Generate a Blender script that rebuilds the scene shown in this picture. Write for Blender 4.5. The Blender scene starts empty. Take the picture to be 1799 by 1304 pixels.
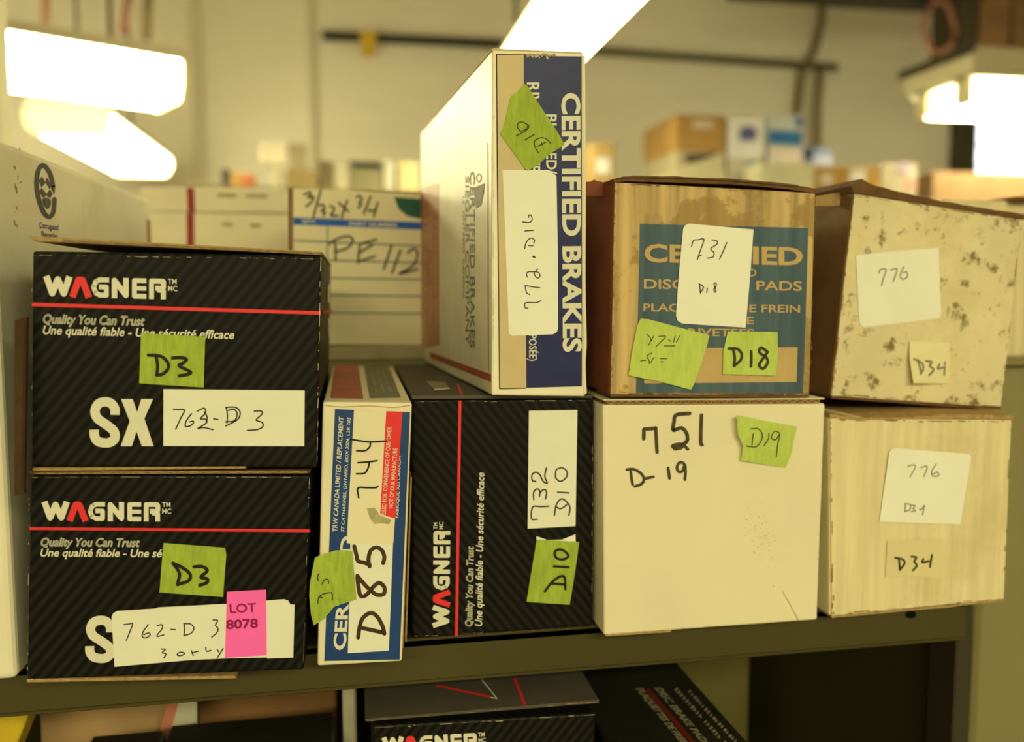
import bpy, bmesh, math, random
import numpy as np
from mathutils import Vector, Matrix, noise as mnoise
from mathutils.geometry import tessellate_polygon

random.seed(7)
SC = bpy.context.scene
COL = SC.collection

# ------------------------------------------------------------------ camera
F = 1550.0; CX, CY = 899.5, 652.0          # focal length and centre in photograph pixels
CZ = 1.45                                   # camera height above the floor (m)
TH = math.atan(139 / F)                     # looking slightly down
PS = math.atan(289 * math.cos(TH) / F)      # turned slightly to the right of the shelf's depth axis
FW = np.array([math.sin(PS) * math.cos(TH), math.cos(PS) * math.cos(TH), -math.sin(TH)])
RT = np.array([math.cos(PS), -math.sin(PS), 0.0])
UP = np.cross(RT, FW)
cam = bpy.data.cameras.new('camera')
cam.sensor_fit = 'HORIZONTAL'; cam.sensor_width = 36.0
cam.lens = F / 1799 * 36.0
cam.clip_start = 0.02; cam.clip_end = 60
cam.dof.use_dof = True
cam.dof.focus_distance = 0.522
cam.dof.aperture_fstop = 3.9
cam.dof.aperture_blades = 9
camo = bpy.data.objects.new('camera', cam); COL.objects.link(camo)
m = Matrix.Identity(4)
for i in range(3):
    m[i][0] = RT[i]; m[i][1] = UP[i]; m[i][2] = -FW[i]
m[2][3] = CZ
camo.matrix_world = m
SC.camera = camo

# ------------------------------------------------------------------ light, exposure
SC.view_settings.view_transform = 'Standard'
SC.view_settings.look = 'None'
SC.view_settings.exposure = 0.0
SC.view_settings.gamma = 1.0
SC.view_settings.use_curve_mapping = False
LAMP_COL = (1.0, 0.90, 0.47)
LAMP_STRENGTH = 36.0
w = bpy.data.worlds.new('room_air'); SC.world = w
w.use_nodes = True
w.node_tree.nodes['Background'].inputs[0].default_value = (1.0, 0.88, 0.46, 1)
w.node_tree.nodes['Background'].inputs[1].default_value = 0.66

# ------------------------------------------------------------------ maths helpers
def ray(x, y):
    return FW + RT * ((x - CX) / F) - UP * ((y - CY) / F)
def onz(x, y, z):
    d = ray(x, y); return d * (z / d[2])
def onY(x, y, Y):
    d = ray(x, y); return d * (Y / d[1])
def W(p):
    return (float(p[0]), float(p[1]), float(p[2]) + CZ)
def T(x0, y0, s):
    def f(pts):
        return [(x0 + a * s, y0 + b * s) for a, b in pts]
    return f

class Face:
    """A flat (or gently waved) surface of a thing: u across, n outward."""
    def __init__(s, p0, n, disp=None):
        s.p0 = np.array(p0, float); s.n = np.array(n, float) / np.linalg.norm(n)
        s.u = np.cross([0, 0, 1.0], s.n)
        if np.linalg.norm(s.u) < .2: s.u = np.array([1.0, 0, 0])
        s.u /= np.linalg.norm(s.u); s.v = np.cross(s.n, s.u)
        s.disp = disp
    def hit(s, x, y):
        d = ray(x, y)
        return d * (s.p0.dot(s.n) / d.dot(s.n))
    def map(s, x, y, off=0.0, wave=True):
        p = s.hit(x, y)
        o = off * .001
        if s.disp and wave:
            q = p - s.p0
            o += s.disp(q.dot(s.u), q.dot(s.v)) * .001
        return p + s.n * o

def edge_face(face, top, bot, sign):
    """the side of a box: plane through its traced front edge, running back into the shelf"""
    a, b = face.hit(*top), face.hit(*bot)
    n = np.cross(a - b, -face.n); n /= np.linalg.norm(n)
    if n[0] * sign < 0: n = -n
    return Face(a, n)
def top_face(face, l, r):
    """the lid of a box: plane through its traced front top edge, running back into the shelf"""
    a, b = face.hit(*l), face.hit(*r)
    n = np.cross(b - a, -face.n); n /= np.linalg.norm(n)
    return Face(a, n if n[2] > 0 else -n)
def vface(p0, yaw=0.0, disp=None):
    a = math.radians(yaw)
    return Face(p0, (math.sin(a), -math.cos(a), 0), disp)

# ------------------------------------------------------------------ materials
MATS = {}
def nd(nt, t, **k):
    n = nt.nodes.new(t)
    for a, b in k.items(): setattr(n, a, b)
    return n
def mat(name, col, rough=.6, spec=.4, var=.06, scale=60, bump=.0, bscale=300, metal=0.0, stretch=(1, 1, 1),
        spots=None, stain=None, extra=None):
    """procedural principled material: noise varied colour, fine relief; spots=(colour, scale, threshold), stain=(colour, scale, lo, hi)"""
    if name in MATS: return MATS[name]
    m = bpy.data.materials.new(name); m.use_nodes = True
    nt = m.node_tree; b = nt.nodes['Principled BSDF']
    tc = nd(nt, 'ShaderNodeTexCoord'); mp = nd(nt, 'ShaderNodeMapping')
    mp.inputs['Scale'].default_value = stretch
    nt.links.new(tc.outputs['Object'], mp.inputs[0])
    ns = nd(nt, 'ShaderNodeTexNoise'); ns.inputs['Scale'].default_value = scale; ns.inputs['Detail'].default_value = 5
    nt.links.new(mp.outputs[0], ns.inputs['Vector'])
    rp = nd(nt, 'ShaderNodeValToRGB')
    c = np.array(col)
    rp.color_ramp.elements[0].position = .3; rp.color_ramp.elements[1].position = .7
    rp.color_ramp.elements[0].color = tuple(c * (1 - var)) + (1,)
    rp.color_ramp.elements[1].color = tuple(np.minimum(c * (1 + var), 1)) + (1,)
    nt.links.new(ns.outputs[0], rp.inputs[0])
    out = rp.outputs[0]
    def mixin(out, colr, fac):
        mx = nd(nt, 'ShaderNodeMix', data_type='RGBA')
        nt.links.new(fac, mx.inputs[0]); nt.links.new(out, mx.inputs[6])
        mx.inputs[7].default_value = tuple(colr) + (1,)
        return mx.outputs[2]
    for it in (stain, spots):
        if not it: continue
        n2 = nd(nt, 'ShaderNodeTexNoise'); n2.inputs['Scale'].default_value = it[1]; n2.inputs['Detail'].default_value = 6
        n2.inputs['Roughness'].default_value = .65
        nt.links.new(tc.outputs['Object'], n2.inputs['Vector'])
        r2 = nd(nt, 'ShaderNodeValToRGB')
        r2.color_ramp.elements[0].position = it[2]; r2.color_ramp.elements[1].position = it[3]
        r2.color_ramp.elements[0].color = (0, 0, 0, 1); v = it[4] if len(it) > 4 else 1
        r2.color_ramp.elements[1].color = (v, v, v, 1)
        nt.links.new(n2.outputs[0], r2.inputs[0])
        out = mixin(out, it[0], r2.outputs[0])
    if extra: out = extra(nt, tc, out, b)
    nt.links.new(out, b.inputs['Base Color'])
    b.inputs['Roughness'].default_value = rough
    b.inputs['Specular IOR Level'].default_value = spec
    b.inputs['Metallic'].default_value = metal
    if bump:
        n3 = nd(nt, 'ShaderNodeTexNoise'); n3.inputs['Scale'].default_value = bscale; n3.inputs['Detail'].default_value = 3
        nt.links.new(mp.outputs[0], n3.inputs['Vector'])
        bp = nd(nt, 'ShaderNodeBump'); bp.inputs['Strength'].default_value = bump; bp.inputs['Distance'].default_value = .001
        nt.links.new(n3.outputs[0], bp.inputs['Height']); nt.links.new(bp.outputs[0], b.inputs['Normal'])
    MATS[name] = m
    return m
def emis(name, col, st):
    if name in MATS: return MATS[name]
    m = bpy.data.materials.new(name); m.use_nodes = True
    b = m.node_tree.nodes['Principled BSDF']
    b.inputs['Base Color'].default_value = (.8, .8, .75, 1)
    b.inputs['Emission Color'].default_value = tuple(col) + (1,)
    b.inputs['Emission Strength'].default_value = st
    MATS[name] = m
    return m

def twill(angle, light=(.0145, .0135, .0115), dark=(.005, .0047, .004)):
    """diagonal carbon-look stripes printed on the black cartons, glossier on the stripe"""
    def f(nt, tc, out, b):
        sp = nd(nt, 'ShaderNodeSeparateXYZ'); nt.links.new(tc.outputs['Object'], sp.inputs[0])
        def mul(s, k):
            q = nd(nt, 'ShaderNodeMath', operation='MULTIPLY'); nt.links.new(s, q.inputs[0]); q.inputs[1].default_value = k; return q.outputs[0]
        def add(a, c):
            q = nd(nt, 'ShaderNodeMath', operation='ADD'); nt.links.new(a, q.inputs[0]); nt.links.new(c, q.inputs[1]); return q.outputs[0]
        k = 2 * math.pi / .0051
        ca, sa = math.cos(angle) * k, math.sin(angle) * k
        a = add(add(mul(sp.outputs[0], ca), mul(sp.outputs[1], ca)), mul(sp.outputs[2], sa))
        s = nd(nt, 'ShaderNodeMath', operation='SINE'); nt.links.new(a, s.inputs[0])
        r = nd(nt, 'ShaderNodeValToRGB')
        r.color_ramp.elements[0].position = .30; r.color_ramp.elements[1].position = .72
        r.color_ramp.elements[0].color = tuple(dark) + (1,); r.color_ramp.elements[1].color = tuple(light) + (1,)
        h = add(mul(s.outputs[0], .5), mul(s.outputs[0], 0)); q = nd(nt, 'ShaderNodeMath', operation='ADD')
        nt.links.new(h, q.inputs[0]); q.inputs[1].default_value = .5
        nt.links.new(q.outputs[0], r.inputs[0])
        return r.outputs[0]
    return f

LC = np.array(LAMP_COL)
WHITE = mat('sticker_paper', (.80, .80, .70), .7, .2, .025, 40, .05)
WHITE2 = mat('sticker_paper_bright', (.86, .86, .78), .7, .2, .02, 40, .05)
INK = mat('black_marker_ink', (.016, .014, .010), .6, .2, .1)
INKF = mat('faded_marker_ink', (.05, .042, .028), .7, .2, .2)
PENCIL = mat('grey_pencil', (.21, .20, .16), .7, .2, .2)
INKB = mat('brown_marker_ink', (.060, .026, .012), .5, .3, .5, 400)
PRINTC = mat('cream_print', (.72, .70, .58), .55, .3, .03)
PRINTR = mat('red_print', (.78, .030, .035), .5, .35, .03)
TAPE = mat('green_masking_tape', (.34, .46, .060), .75, .2, .17, 420, .3, 600, stretch=(1, 1, .22), stain=((.27, .37, .04), 60, .45, .75, .6))
TAPE_L = mat('light_green_masking_tape', (.50, .63, .14), .75, .2, .09, 420, .25, 600, stretch=(1, 1, .22), stain=((.38, .50, .08), 60, .45, .75, .5))
PINK = mat('pink_paper', (1.0, .15, .58), .7, .2, .02)
MAROON = mat('maroon_ink', (.30, .012, .10), .7, .2, .35, 900)
BLACKB = mat('black_carton_gloss', (.01, .01, .01), .42, .11, .0, bump=.03, bscale=60, extra=twill(math.radians(-40)))
BLACKB2 = mat('black_carton_gloss_turned', (.01, .01, .01), .42, .11, .0, bump=.03, bscale=60, extra=twill(math.radians(38)))
BLACKP = mat('black_carton_plain', (.020, .019, .015), .42, .45, .25, 25, bump=.04, bscale=60)
LIDLIT = mat('lightened_black_card', (.085, .075, .060), .6, .3, .12, 30, .05, 80)  # black lids painted greyer to stand in for light falling on their tops
BOARD = mat('raw_cardboard_edge', (.40, .27, .12), .85, .15, .25, 300, .3, 900)
BOARD_D = mat('dark_cardboard', (.14, .075, .032), .85, .15, .25, 80, .3, 700)
WEAR = mat('scuffed_paper', (.55, .48, .34), .9, .1, .3, 400)
CREAM = mat('cream_carton', (.80, .74, .54), .6, .3, .05, 18, .06, 200, stain=((.62, .54, .30), 9, .55, .8, .6))
CREAM_OLD = mat('aged_cream_carton', (.74, .65, .40), .8, .2, .12, 160, stretch=(1, .3, .05), bump=.15, bscale=250,
                stain=((.52, .41, .17), 7, .52, .75, .7))
CREAM_MOLD = mat('mould_spotted_carton', (.74, .66, .42), .8, .2, .09, 14, .15, 250,
                 stain=((.55, .44, .19), 12, .5, .75, .7), spots=((.17, .13, .055), 85, .555, .66, .9))
TAN = mat('tan_corrugated_carton', (.50, .36, .17), .8, .2, .34, 150, .25, 300, stretch=(1, .3, .045), stain=((.30, .19, .065), 16, .50, .54, .7))
TEAL = mat('teal_grey_print', (.080, .130, .175), .75, .2, .25, 150, .2, 300, stretch=(1, .3, .045))
TANP = mat('tan_unprinted', (.54, .385, .18), .8, .2, .06, 40)
RUST = mat('rust_brown_carton', (.20, .055, .026), .7, .3, .2, 30, .2, 200)
BROWN = mat('brown_carton_board', (.22, .125, .055), .75, .3, .15, 30, .2, 200)  # one brown for the bodies behind the front panel and ruled label
NAVY = mat('navy_print', (.022, .029, .115), .40, .22, .15, 90, spots=((.5, .45, .32), 420, .73, .76))
NAVY744 = mat('blue_print', (.008, .050, .20), .4, .4, .12, 60)
BEIGE = mat('beige_label', (.62, .50, .29), .6, .3, .06, 40)
GLOSSW = mat('glossy_white_carton', (.86, .81, .66), .42, .5, .07, 22, .05, 120, stain=((.60, .50, .30), 10, .5, .8, .5))
CARTONW = mat('white_corrugated_carton', (.82, .77, .60), .75, .2, .05, 14, .15, 250, stain=((.40, .34, .18), 9, .58, .8, .6))
LOGOK = mat('charcoal_print', (.045, .043, .034), .7, .2, .05)
OLIVE = mat('olive_painted_steel', (.062, .052, .014), .5, .3, .12, 8, .05, 60, stain=((.15, .13, .055), 6, .60, .85, .5))
OLIVE_L = mat('pale_olive_steel', (.26, .23, .105), .5, .35, .06, 6, .05, 60)
BINW = mat('bin_label_cream', (.76, .70, .48), .7, .2, .05, 20)
BLUEL = mat('blue_rule_print', (.016, .11, .50), .6, .3, .1)
GREYP = mat('grey_print', (.20, .19, .14), .6, .3, .1)
PINKRED = mat('faded_red_print', (.42, .10, .060), .5, .35, .25, 40)
PINKTEXT = mat('pale_print', (.66, .44, .30), .5, .3, .1)

# ------------------------------------------------------------------ object helpers
def tag(o, label=None, cat=None, group=None, kind=None):
    if label: o['label'] = label
    if cat: o['category'] = cat
    if group: o['group'] = group
    if kind: o['kind'] = kind
    return o
def thing(name, base, label, cat, group=None, kind=None):
    o = bpy.data.objects.new(name, None); COL.objects.link(o)
    o.empty_display_size = .02
    o.location = W(base); o['base'] = [float(v) for v in base]
    return tag(o, label, cat, group, kind)
def base_of(parent):
    while parent.parent: parent = parent.parent
    return np.array(list(parent['base'])) if 'base' in parent else np.zeros(3)
def mesh_obj(name, verts, faces, material, parent=None, smooth=False, label=None):
    me = bpy.data.meshes.new(name)
    if parent is not None:
        b = base_of(parent)
        vs = [tuple(float(c) for c in (np.asarray(v) - b)) for v in verts]
    else:
        vs = [W(v) for v in verts]
    me.from_pydata(vs, [], faces)
    me.update()
    o = bpy.data.objects.new(name, me); COL.objects.link(o)
    me.materials.append(material)
    if smooth:
        for p in me.polygons: p.use_smooth = True
    if parent is not None: o.parent = parent
    if label: o['label'] = label
    return o
def bm_obj(name, bm, material, parent=None, smooth=False):
    vs = [np.array(v.co) for v in bm.verts]; bm.verts.index_update()
    fs = [[v.index for v in f.verts] for f in bm.faces]
    bm.free()
    return mesh_obj(name, vs, fs, material, parent, smooth)
def hexa(c, bev=.0012, seg=2):
    """bevelled box from 8 corners: front TL TR BR BL, back TL TR BR BL"""
    bm = bmesh.new()
    v = [bm.verts.new([float(k) for k in p]) for p in c]
    for f in ((0, 3, 2, 1), (4, 5, 6, 7), (0, 1, 5, 4), (3, 7, 6, 2), (0, 4, 7, 3), (1, 2, 6, 5)):
        bm.faces.new([v[i] for i in f])
    if bev:
        bmesh.ops.bevel(bm, geom=list(bm.edges), offset=bev, segments=seg, affect='EDGES', profile=.5)
    bmesh.ops.recalc_face_normals(bm, faces=list(bm.faces))
    return bm
def box8(x0, x1, y0, y1, z0, z1):
    A = np.array
    return [A((x0, y0, z1)), A((x1, y0, z1)), A((x1, y0, z0)), A((x0, y0, z0)),
            A((x0, y1, z1)), A((x1, y1, z1)), A((x1, y1, z0)), A((x0, y1, z0))]
def abox(name, x0, x1, y0, y1, z0, z1, material, parent=None, bev=.002):
    return bm_obj(name, hexa(box8(x0, x1, y0, y1, z0, z1), bev, 1), material, parent)
def px_box(face, quad, depth, back=None):
    f = [face.map(x, y, 0, False) for x, y in quad]
    d = -face.n if back is None else np.array(back, float)
    return f + [p + d * depth for p in f]

LIFT = {}
def poly(name, face, pts, off, material, parent, lift=None, thick=.25, wave=False):
    """flat sheet with its own thickness; outline in photograph pixels on that face; lift = extra mm per outline point"""
    n = len(pts); vs = []
    for i, (x, y) in enumerate(pts):
        l = lift[i] if lift else 0
        vs.append(face.map(x, y, off + l, wave))
    tri = tessellate_polygon([[Vector((x, -y, 0)) for x, y in pts]])
    fs = []
    for t in tri:
        a, b, c = [np.array(vs[i]) for i in t]
        if np.cross(b - a, c - a).dot(face.n) < 0: t = (t[0], t[2], t[1])
        fs.append(list(t))
    vs += [v - face.n * thick * .001 for v in vs]
    for i in range(n):
        j = (i + 1) % n
        fs.append([i, i + n, j + n, j])
    o = mesh_obj(name, vs, fs, material, parent)
    if lift:
        def lf(p, tri=tri, pts=pts, lift=lift):
            best = 0; bd = 1e9
            for t in tri:
                a, b, c = [np.array(pts[i], float) for i in t]
                M_ = np.array([b - a, c - a]).T
                if abs(np.linalg.det(M_)) < 1e-6: continue
                w_ = np.linalg.solve(M_, np.array(p, float) - a); l0 = 1 - w_[0] - w_[1]
                d_ = max(0, -w_[0], -w_[1], -l0)
                if d_ < bd: bd = d_; best = l0 * lift[t[0]] + w_[0] * lift[t[1]] + w_[1] * lift[t[2]]
            return best + .12
        LIFT[o.name] = lf
    return o
def grid(name, face, quad, off, material, parent, nx=2, ny=2, smooth=True):
    tl, tr, br, bl = [np.array(q, float) for q in quad]
    vs = []; fs = []
    for j in range(ny + 1):
        for i in range(nx + 1):
            a, b = i / nx, j / ny
            p = (tl * (1 - a) + tr * a) * (1 - b) + (bl * (1 - a) + br * a) * b
            vs.append(face.map(p[0], p[1], off))
    for j in range(ny):
        for i in range(nx):
            k = j * (nx + 1) + i
            fs.append([k, k + nx + 1, k + nx + 2, k + 1])
    return mesh_obj(name, vs, fs, material, parent, smooth)

def smooth_line(pts, k=4):
    if len(pts) < 3: return [np.array(p, float) for p in pts]
    P = [np.array(p, float) for p in pts]
    closed = np.allclose(P[0], P[-1])
    E = ([P[-2]] if closed else [2 * P[0] - P[1]]) + P + ([P[1]] if closed else [2 * P[-1] - P[-2]])
    out = []
    for i in range(1, len(E) - 2):
        p0, p1, p2, p3 = E[i - 1:i + 3]
        for t in np.arange(0, 1, 1 / k):
            out.append(.5 * (2 * p1 + (p2 - p0) * t + (2 * p0 - 5 * p1 + 4 * p2 - p3) * t * t + (3 * p1 - p0 - 3 * p2 + p3) * t ** 3))
    out.append(P[-1])
    return out
def ribbon2d(P, wd, cap=True, joins=True):
    """2-D polygons of a thick pen stroke"""
    polys = []
    P = [P[0]] + [b for a, b in zip(P[:-1], P[1:]) if np.hypot(*(b - a)) > 1e-6]
    D_ = [(b - a) / np.hypot(*(b - a)) for a, b in zip(P[:-1], P[1:])]
    N_ = [np.array([-d[1], d[0]]) for d in D_]
    for i, (a, b) in enumerate(zip(P[:-1], P[1:])):
        na = nb = N_[i] * wd / 2
        if i and D_[i - 1].dot(D_[i]) > .75:
            q = N_[i - 1] + N_[i]; q /= np.hypot(*q); na = q * wd / 2 / q.dot(N_[i])
        if i < len(D_) - 1 and D_[i + 1].dot(D_[i]) > .75:
            q = N_[i + 1] + N_[i]; q /= np.hypot(*q); nb = q * wd / 2 / q.dot(N_[i])
        polys.append([a + na, b + nb, b - nb, a - na])
    idx = range(len(P)) if cap else range(1, len(P) - 1)
    if joins:
        for i in idx:
            if 0 < i < len(P) - 1:
                d1 = P[i] - P[i - 1]; d2 = P[i + 1] - P[i]
                if abs(math.atan2(d1[0] * d2[1] - d1[1] * d2[0], d1.dot(d2))) < .70: continue
            polys.append([P[i] + wd / 2 * np.array([math.cos(t), math.sin(t)]) for t in np.linspace(0, 2 * math.pi, 11)[:-1]])
    return polys
def polys_mesh(name, polys, mapf, n, material, parent):
    vs = []; fs = []; ni = 0
    for q in polys:
        k = len(vs); ni = ni + 1; pts = [mapf(p) + n * (.000006 * (ni % 7)) for p in q]
        a = np.zeros(3)
        for i in range(1, len(pts) - 1): a += np.cross(pts[i] - pts[0], pts[i + 1] - pts[0])
        if a.dot(n) < 0: pts = pts[::-1]
        vs += pts; fs.append(list(range(k, len(vs))))
    return mesh_obj(name, vs, fs, material, parent)
def pen(name, face, strokes, wd, off, material, parent, wave=False, sm=True, cap=True, liftf=None):
    polys = []
    for s in strokes:
        ww = wd
        if isinstance(s, dict): ww = s['w']; s = s['p']
        polys += ribbon2d(smooth_line(s) if sm else [np.array(p, float) for p in s], ww, cap)
    cnt = [0]
    def mp(p):
        l = liftf(p) if liftf else 0
        return face.map(p[0], p[1], off + l, wave)
    return polys_mesh(name, polys, mp, face.n, material, parent)

# ---- printed lettering from the built-in font
_dg_cache = {}
def glyphs(s, bold=0.0, shear=0.0, res=3):
    key = (s, bold, shear)
    if key in _dg_cache: return _dg_cache[key]
    cu = bpy.data.curves.new('lettering', 'FONT'); cu.body = s; cu.offset = bold; cu.shear = shear; cu.resolution_u = res
    o = bpy.data.objects.new('lettering', cu); COL.objects.link(o)
    dg = bpy.context.evaluated_depsgraph_get()
    me = bpy.data.meshes.new_from_object(o.evaluated_get(dg))
    v = np.array([tuple(x.co)[:2] for x in me.vertices]); f = [list(p.vertices) for p in me.polygons]
    if bold and (v[:, 1].max() > 1.3 or v[:, 1].min() < -.6):      # outline offset failed: thicken by overlaid copies instead
        bpy.data.objects.remove(o); bpy.data.curves.remove(cu); bpy.data.meshes.remove(me)
        v, f = glyphs(s, 0.0, shear, res); V = []; Q = []
        for dx, dy in ((-1, 0), (1, 0), (0, 1), (0, -1), (.7, .7), (-.7, -.7)):
            k = len(V) * len(v); V.append(v + np.array([dx, dy]) * bold * 2.3); Q += [[i + k for i in p] for p in f]
        _dg_cache[key] = (np.vstack(V), Q)
        return _dg_cache[key]
    bpy.data.objects.remove(o); bpy.data.curves.remove(cu); bpy.data.meshes.remove(me)
    _dg_cache[key] = (v, f)
    return v, f
_h = glyphs('H')[0]; CAPH = _h[:, 1].max()
def text(face, s, bl, br, tl, off, material, parent, bold=.0, shear=0.0, wave=False, name='printed_lettering', dense=0):
    v, f = glyphs(s, bold, shear)
    x0, x1 = v[:, 0].min(), v[:, 0].max()
    bl, br, tl = [np.array(p, float) for p in (bl, br, tl)]
    if dense:
        bm = bmesh.new(); vv = [bm.verts.new((a, b, 0)) for a, b in v]
        for q in f:
            try: bm.faces.new([vv[i] for i in q])
            except ValueError: pass
        for k in range(1, dense):
            g = list(bm.verts) + list(bm.edges) + list(bm.faces)
            bmesh.ops.bisect_plane(bm, geom=g, plane_co=(x0 + (x1 - x0) * k / dense, 0, 0), plane_no=(1, 0, 0))
        bm.verts.index_update()
        v = np.array([tuple(q.co)[:2] for q in bm.verts]); f = [[q.index for q in p.verts] for p in bm.faces]; bm.free()
    vs = []
    for a, b in v:
        p = bl + (br - bl) * (a - x0) / (x1 - x0) + (tl - bl) * (b + (bold if False else 0)) / CAPH
        vs.append(face.map(p[0], p[1], off, wave))
    fs = []
    for q in f:
        a = np.cross(vs[q[1]] - vs[q[0]], vs[q[2]] - vs[q[0]])
        fs.append(q if a.dot(face.n) >= 0 else q[::-1])
    return mesh_obj(name, vs, fs, material, parent)

# ---- the brake maker's logo as it is printed on the black cartons
def logo(face, bl, br, tl, off, parent):
    bl, br, tl = [np.array(p, float) for p in (bl, br, tl)]
    def mp(p):
        q = bl + (br - bl) * (p[0] - 110) / 1495 + (tl - bl) * (348 - p[1]) / 248
        return face.map(q[0], q[1], off, False)
    A = lambda l: [np.array(p, float) for p in l]
    wh = []
    wh += ribbon2d(A([(150, 104), (222, 308), (290, 142), (362, 308), (432, 104)]), 78, False)
    wh += ribbon2d(A([(912, 133), (800, 133), (752, 156), (724, 224), (752, 292), (800, 316), (880, 316), (880, 218), (790, 218)]), 58, False)
    wh += ribbon2d(A([(978, 348), (978, 137), (1118, 312), (1118, 103)]), 66, False)
    wh += ribbon2d(A([(1365, 132), (1220, 132), (1220, 318), (1365, 318)]), 58, False)
    wh += ribbon2d(A([(1225, 224), (1365, 224)]), 52, False)
    wh += ribbon2d(A([(1428, 348), (1428, 132), (1565, 132), (1574, 142), (1574, 206), (1560, 218), (1475, 218)]), 60, False)
    wh += ribbon2d(A([(1500, 236), (1572, 246), (1572, 348)]), 60, False)
    lg = polys_mesh('printed_logo', wh, mp, face.n, PRINTC, parent)
    rd = ribbon2d(A([(466, 350), (542, 142), (588, 142), (668, 350)]), 82, False)
    polys_mesh('red_letter', rd, mp, face.n, PRINTR, lg)
    def lm(x, y):
        q = bl + (br - bl) * (x - 110) / 1495 + (tl - bl) * (348 - y) / 248
        return (q[0], q[1])
    text(face, 'TM', lm(1628, 160), lm(1732, 160), lm(1628, 102), off, PRINTC, parent, .012, name='trademark_letters')
    text(face, 'MC', lm(1628, 246), lm(1742, 246), lm(1628, 184), off, PRINTC, parent, .012, name='trademark_letters')

def microprint(face, a, b, h, off, material, parent, seed=0, pitch=5.0, name='small_print'):
    """a line of print too small to read: rows of tiny bars in word groups"""
    r = random.Random(seed); a = np.array(a, float); b = np.array(b, float)
    L = np.hypot(*(b - a)); d = (b - a) / L; n = np.array([-d[1], d[0]]); t = 0; polys = []
    while t < L - pitch:
        if r.random() < .86:
            p = a + d * t; q = p + d * pitch * r.uniform(.45, .8); k = n * h / 2
            if r.random() < .5: polys.append([p - k, p + k, q + k * r.uniform(.2, 1), q - k])
            else:
                polys.append([p - k, p + k, p + k + d * pitch * .25, p - k + d * pitch * .25])
                polys.append([p - k * .2, p + k * .3, q + k * .3, q - k * .2])
        t += pitch
    o = polys_mesh(name, polys, lambda p: face.map(p[0], p[1], off, False), face.n, material, parent)
    o['kind'] = 'stuff'
    return o
def worn_edge(face, a, b, off, parent, wd=1.6, dens=.5, seed=0, material=None):
    r = random.Random(seed); a = np.array(a, float); b = np.array(b, float)
    L = np.hypot(*(b - a)); t = 0; polys = []
    d = (b - a) / L; n = np.array([-d[1], d[0]])
    while t < L:
        l = 1 + r.expovariate(1 / 11) * dens; k = r.uniform(.25, 1) ** 1.5 * wd
        if r.random() < .8:
            o = r.uniform(-.5, .5) * wd
            p = a + d * t + n * o; q = a + d * min(L, t + l) + n * o
            polys.append([p - n * k * .5, p + n * k * .2 + d, q + n * k * .5, q - n * k * .3])
        t += l + r.expovariate(1 / 9)
    o = polys_mesh('worn_edge', polys, lambda p: face.map(p[0], p[1], off, False), face.n, material or WEAR, parent)
    o['kind'] = 'stuff'        # specks of wear too small to pick apart
    return o
def zigzag(face, a, b, h, n, off, parent, name='corrugated_edge', lw=1.6, depth=.004, jitter=.3, seed=1, material=None):
    """the open edge of corrugated board: two liners and the fluted medium, standing in front of a dark gap"""
    r = random.Random(seed); a = np.array(a, float); b = np.array(b, float)
    d = (b - a) / n; L = np.hypot(*(b - a)); nn = np.array([-(b - a)[1], (b - a)[0]]) / L
    pts = []
    for i in range(2 * n + 1):
        p = a + d * i * .5 + nn * h * (.35 if i % 2 else -.35) + nn * r.uniform(-jitter, jitter)
        pts.append(p)
    polys = ribbon2d(pts, lw, False, False)
    polys += ribbon2d([a - nn * h * .5, b - nn * h * .5], lw, False, False)
    polys += ribbon2d([a + nn * h * .5, b + nn * h * .5], lw, False, False)
    vs = []; fs = []
    for q in polys:
        k = len(vs); pts = [face.map(p[0], p[1], off, False) for p in q]
        a_ = np.cross(pts[1] - pts[0], pts[2] - pts[0])
        if a_.dot(face.n) < 0: pts = pts[::-1]
        vs += pts + [p - face.n * depth for p in pts]
        m_ = len(pts); fs.append(list(range(k, k + m_)))
        for i in range(m_): fs.append([k + i, k + m_ + i, k + m_ + (i + 1) % m_, k + (i + 1) % m_])
    return mesh_obj(name, vs, fs, material or BOARD, parent)

ZS = -.22          # shelf surface
# ================================================================== THE ROOM
def struct(o): o['kind'] = 'structure'; return o
WALLM = mat('painted_block_wall', (.84, .79, .68), .7, .25, .03, 1.2, .25, 14, stretch=(1, 1, 6))
FLOORM = mat('grey_concrete_floor', (.22, .20, .15), .7, .3, .15, 3, .1, 40)
CEILM = mat('painted_ceiling', (.60, .54, .40), .8, .2, .1, 2, .1, 30)
WOOD = mat('brown_timber', (.17, .095, .045), .7, .25, .25, 6, .1, 40, stretch=(1, 6, 6))
DARKST = mat('dark_steel', (.045, .036, .020), .6, .3, .2, 8)
PIPE = mat('black_pipe', (.012, .011, .008), .5, .4, .2, 8)
YW = 5.2
struct(abox('wall_back', -4.2, 5.2, YW, YW + .2, -CZ, 2.2, WALLM, bev=0))
struct(abox('wall_left', -4.4, -4.2, -4.0, YW + .2, -CZ, 2.2, WALLM, bev=0))
struct(abox('wall_right', 5.2, 5.4, -4.0, YW + .2, -CZ, 2.2, WALLM, bev=0))
struct(abox('floor', -4.4, 5.4, -4.0, YW + .2, -CZ - .1, -CZ, FLOORM, bev=0))
struct(abox('ceiling', -4.4, 5.4, -4.0, YW + .2, 2.2, 2.3, CEILM, bev=0))

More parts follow.
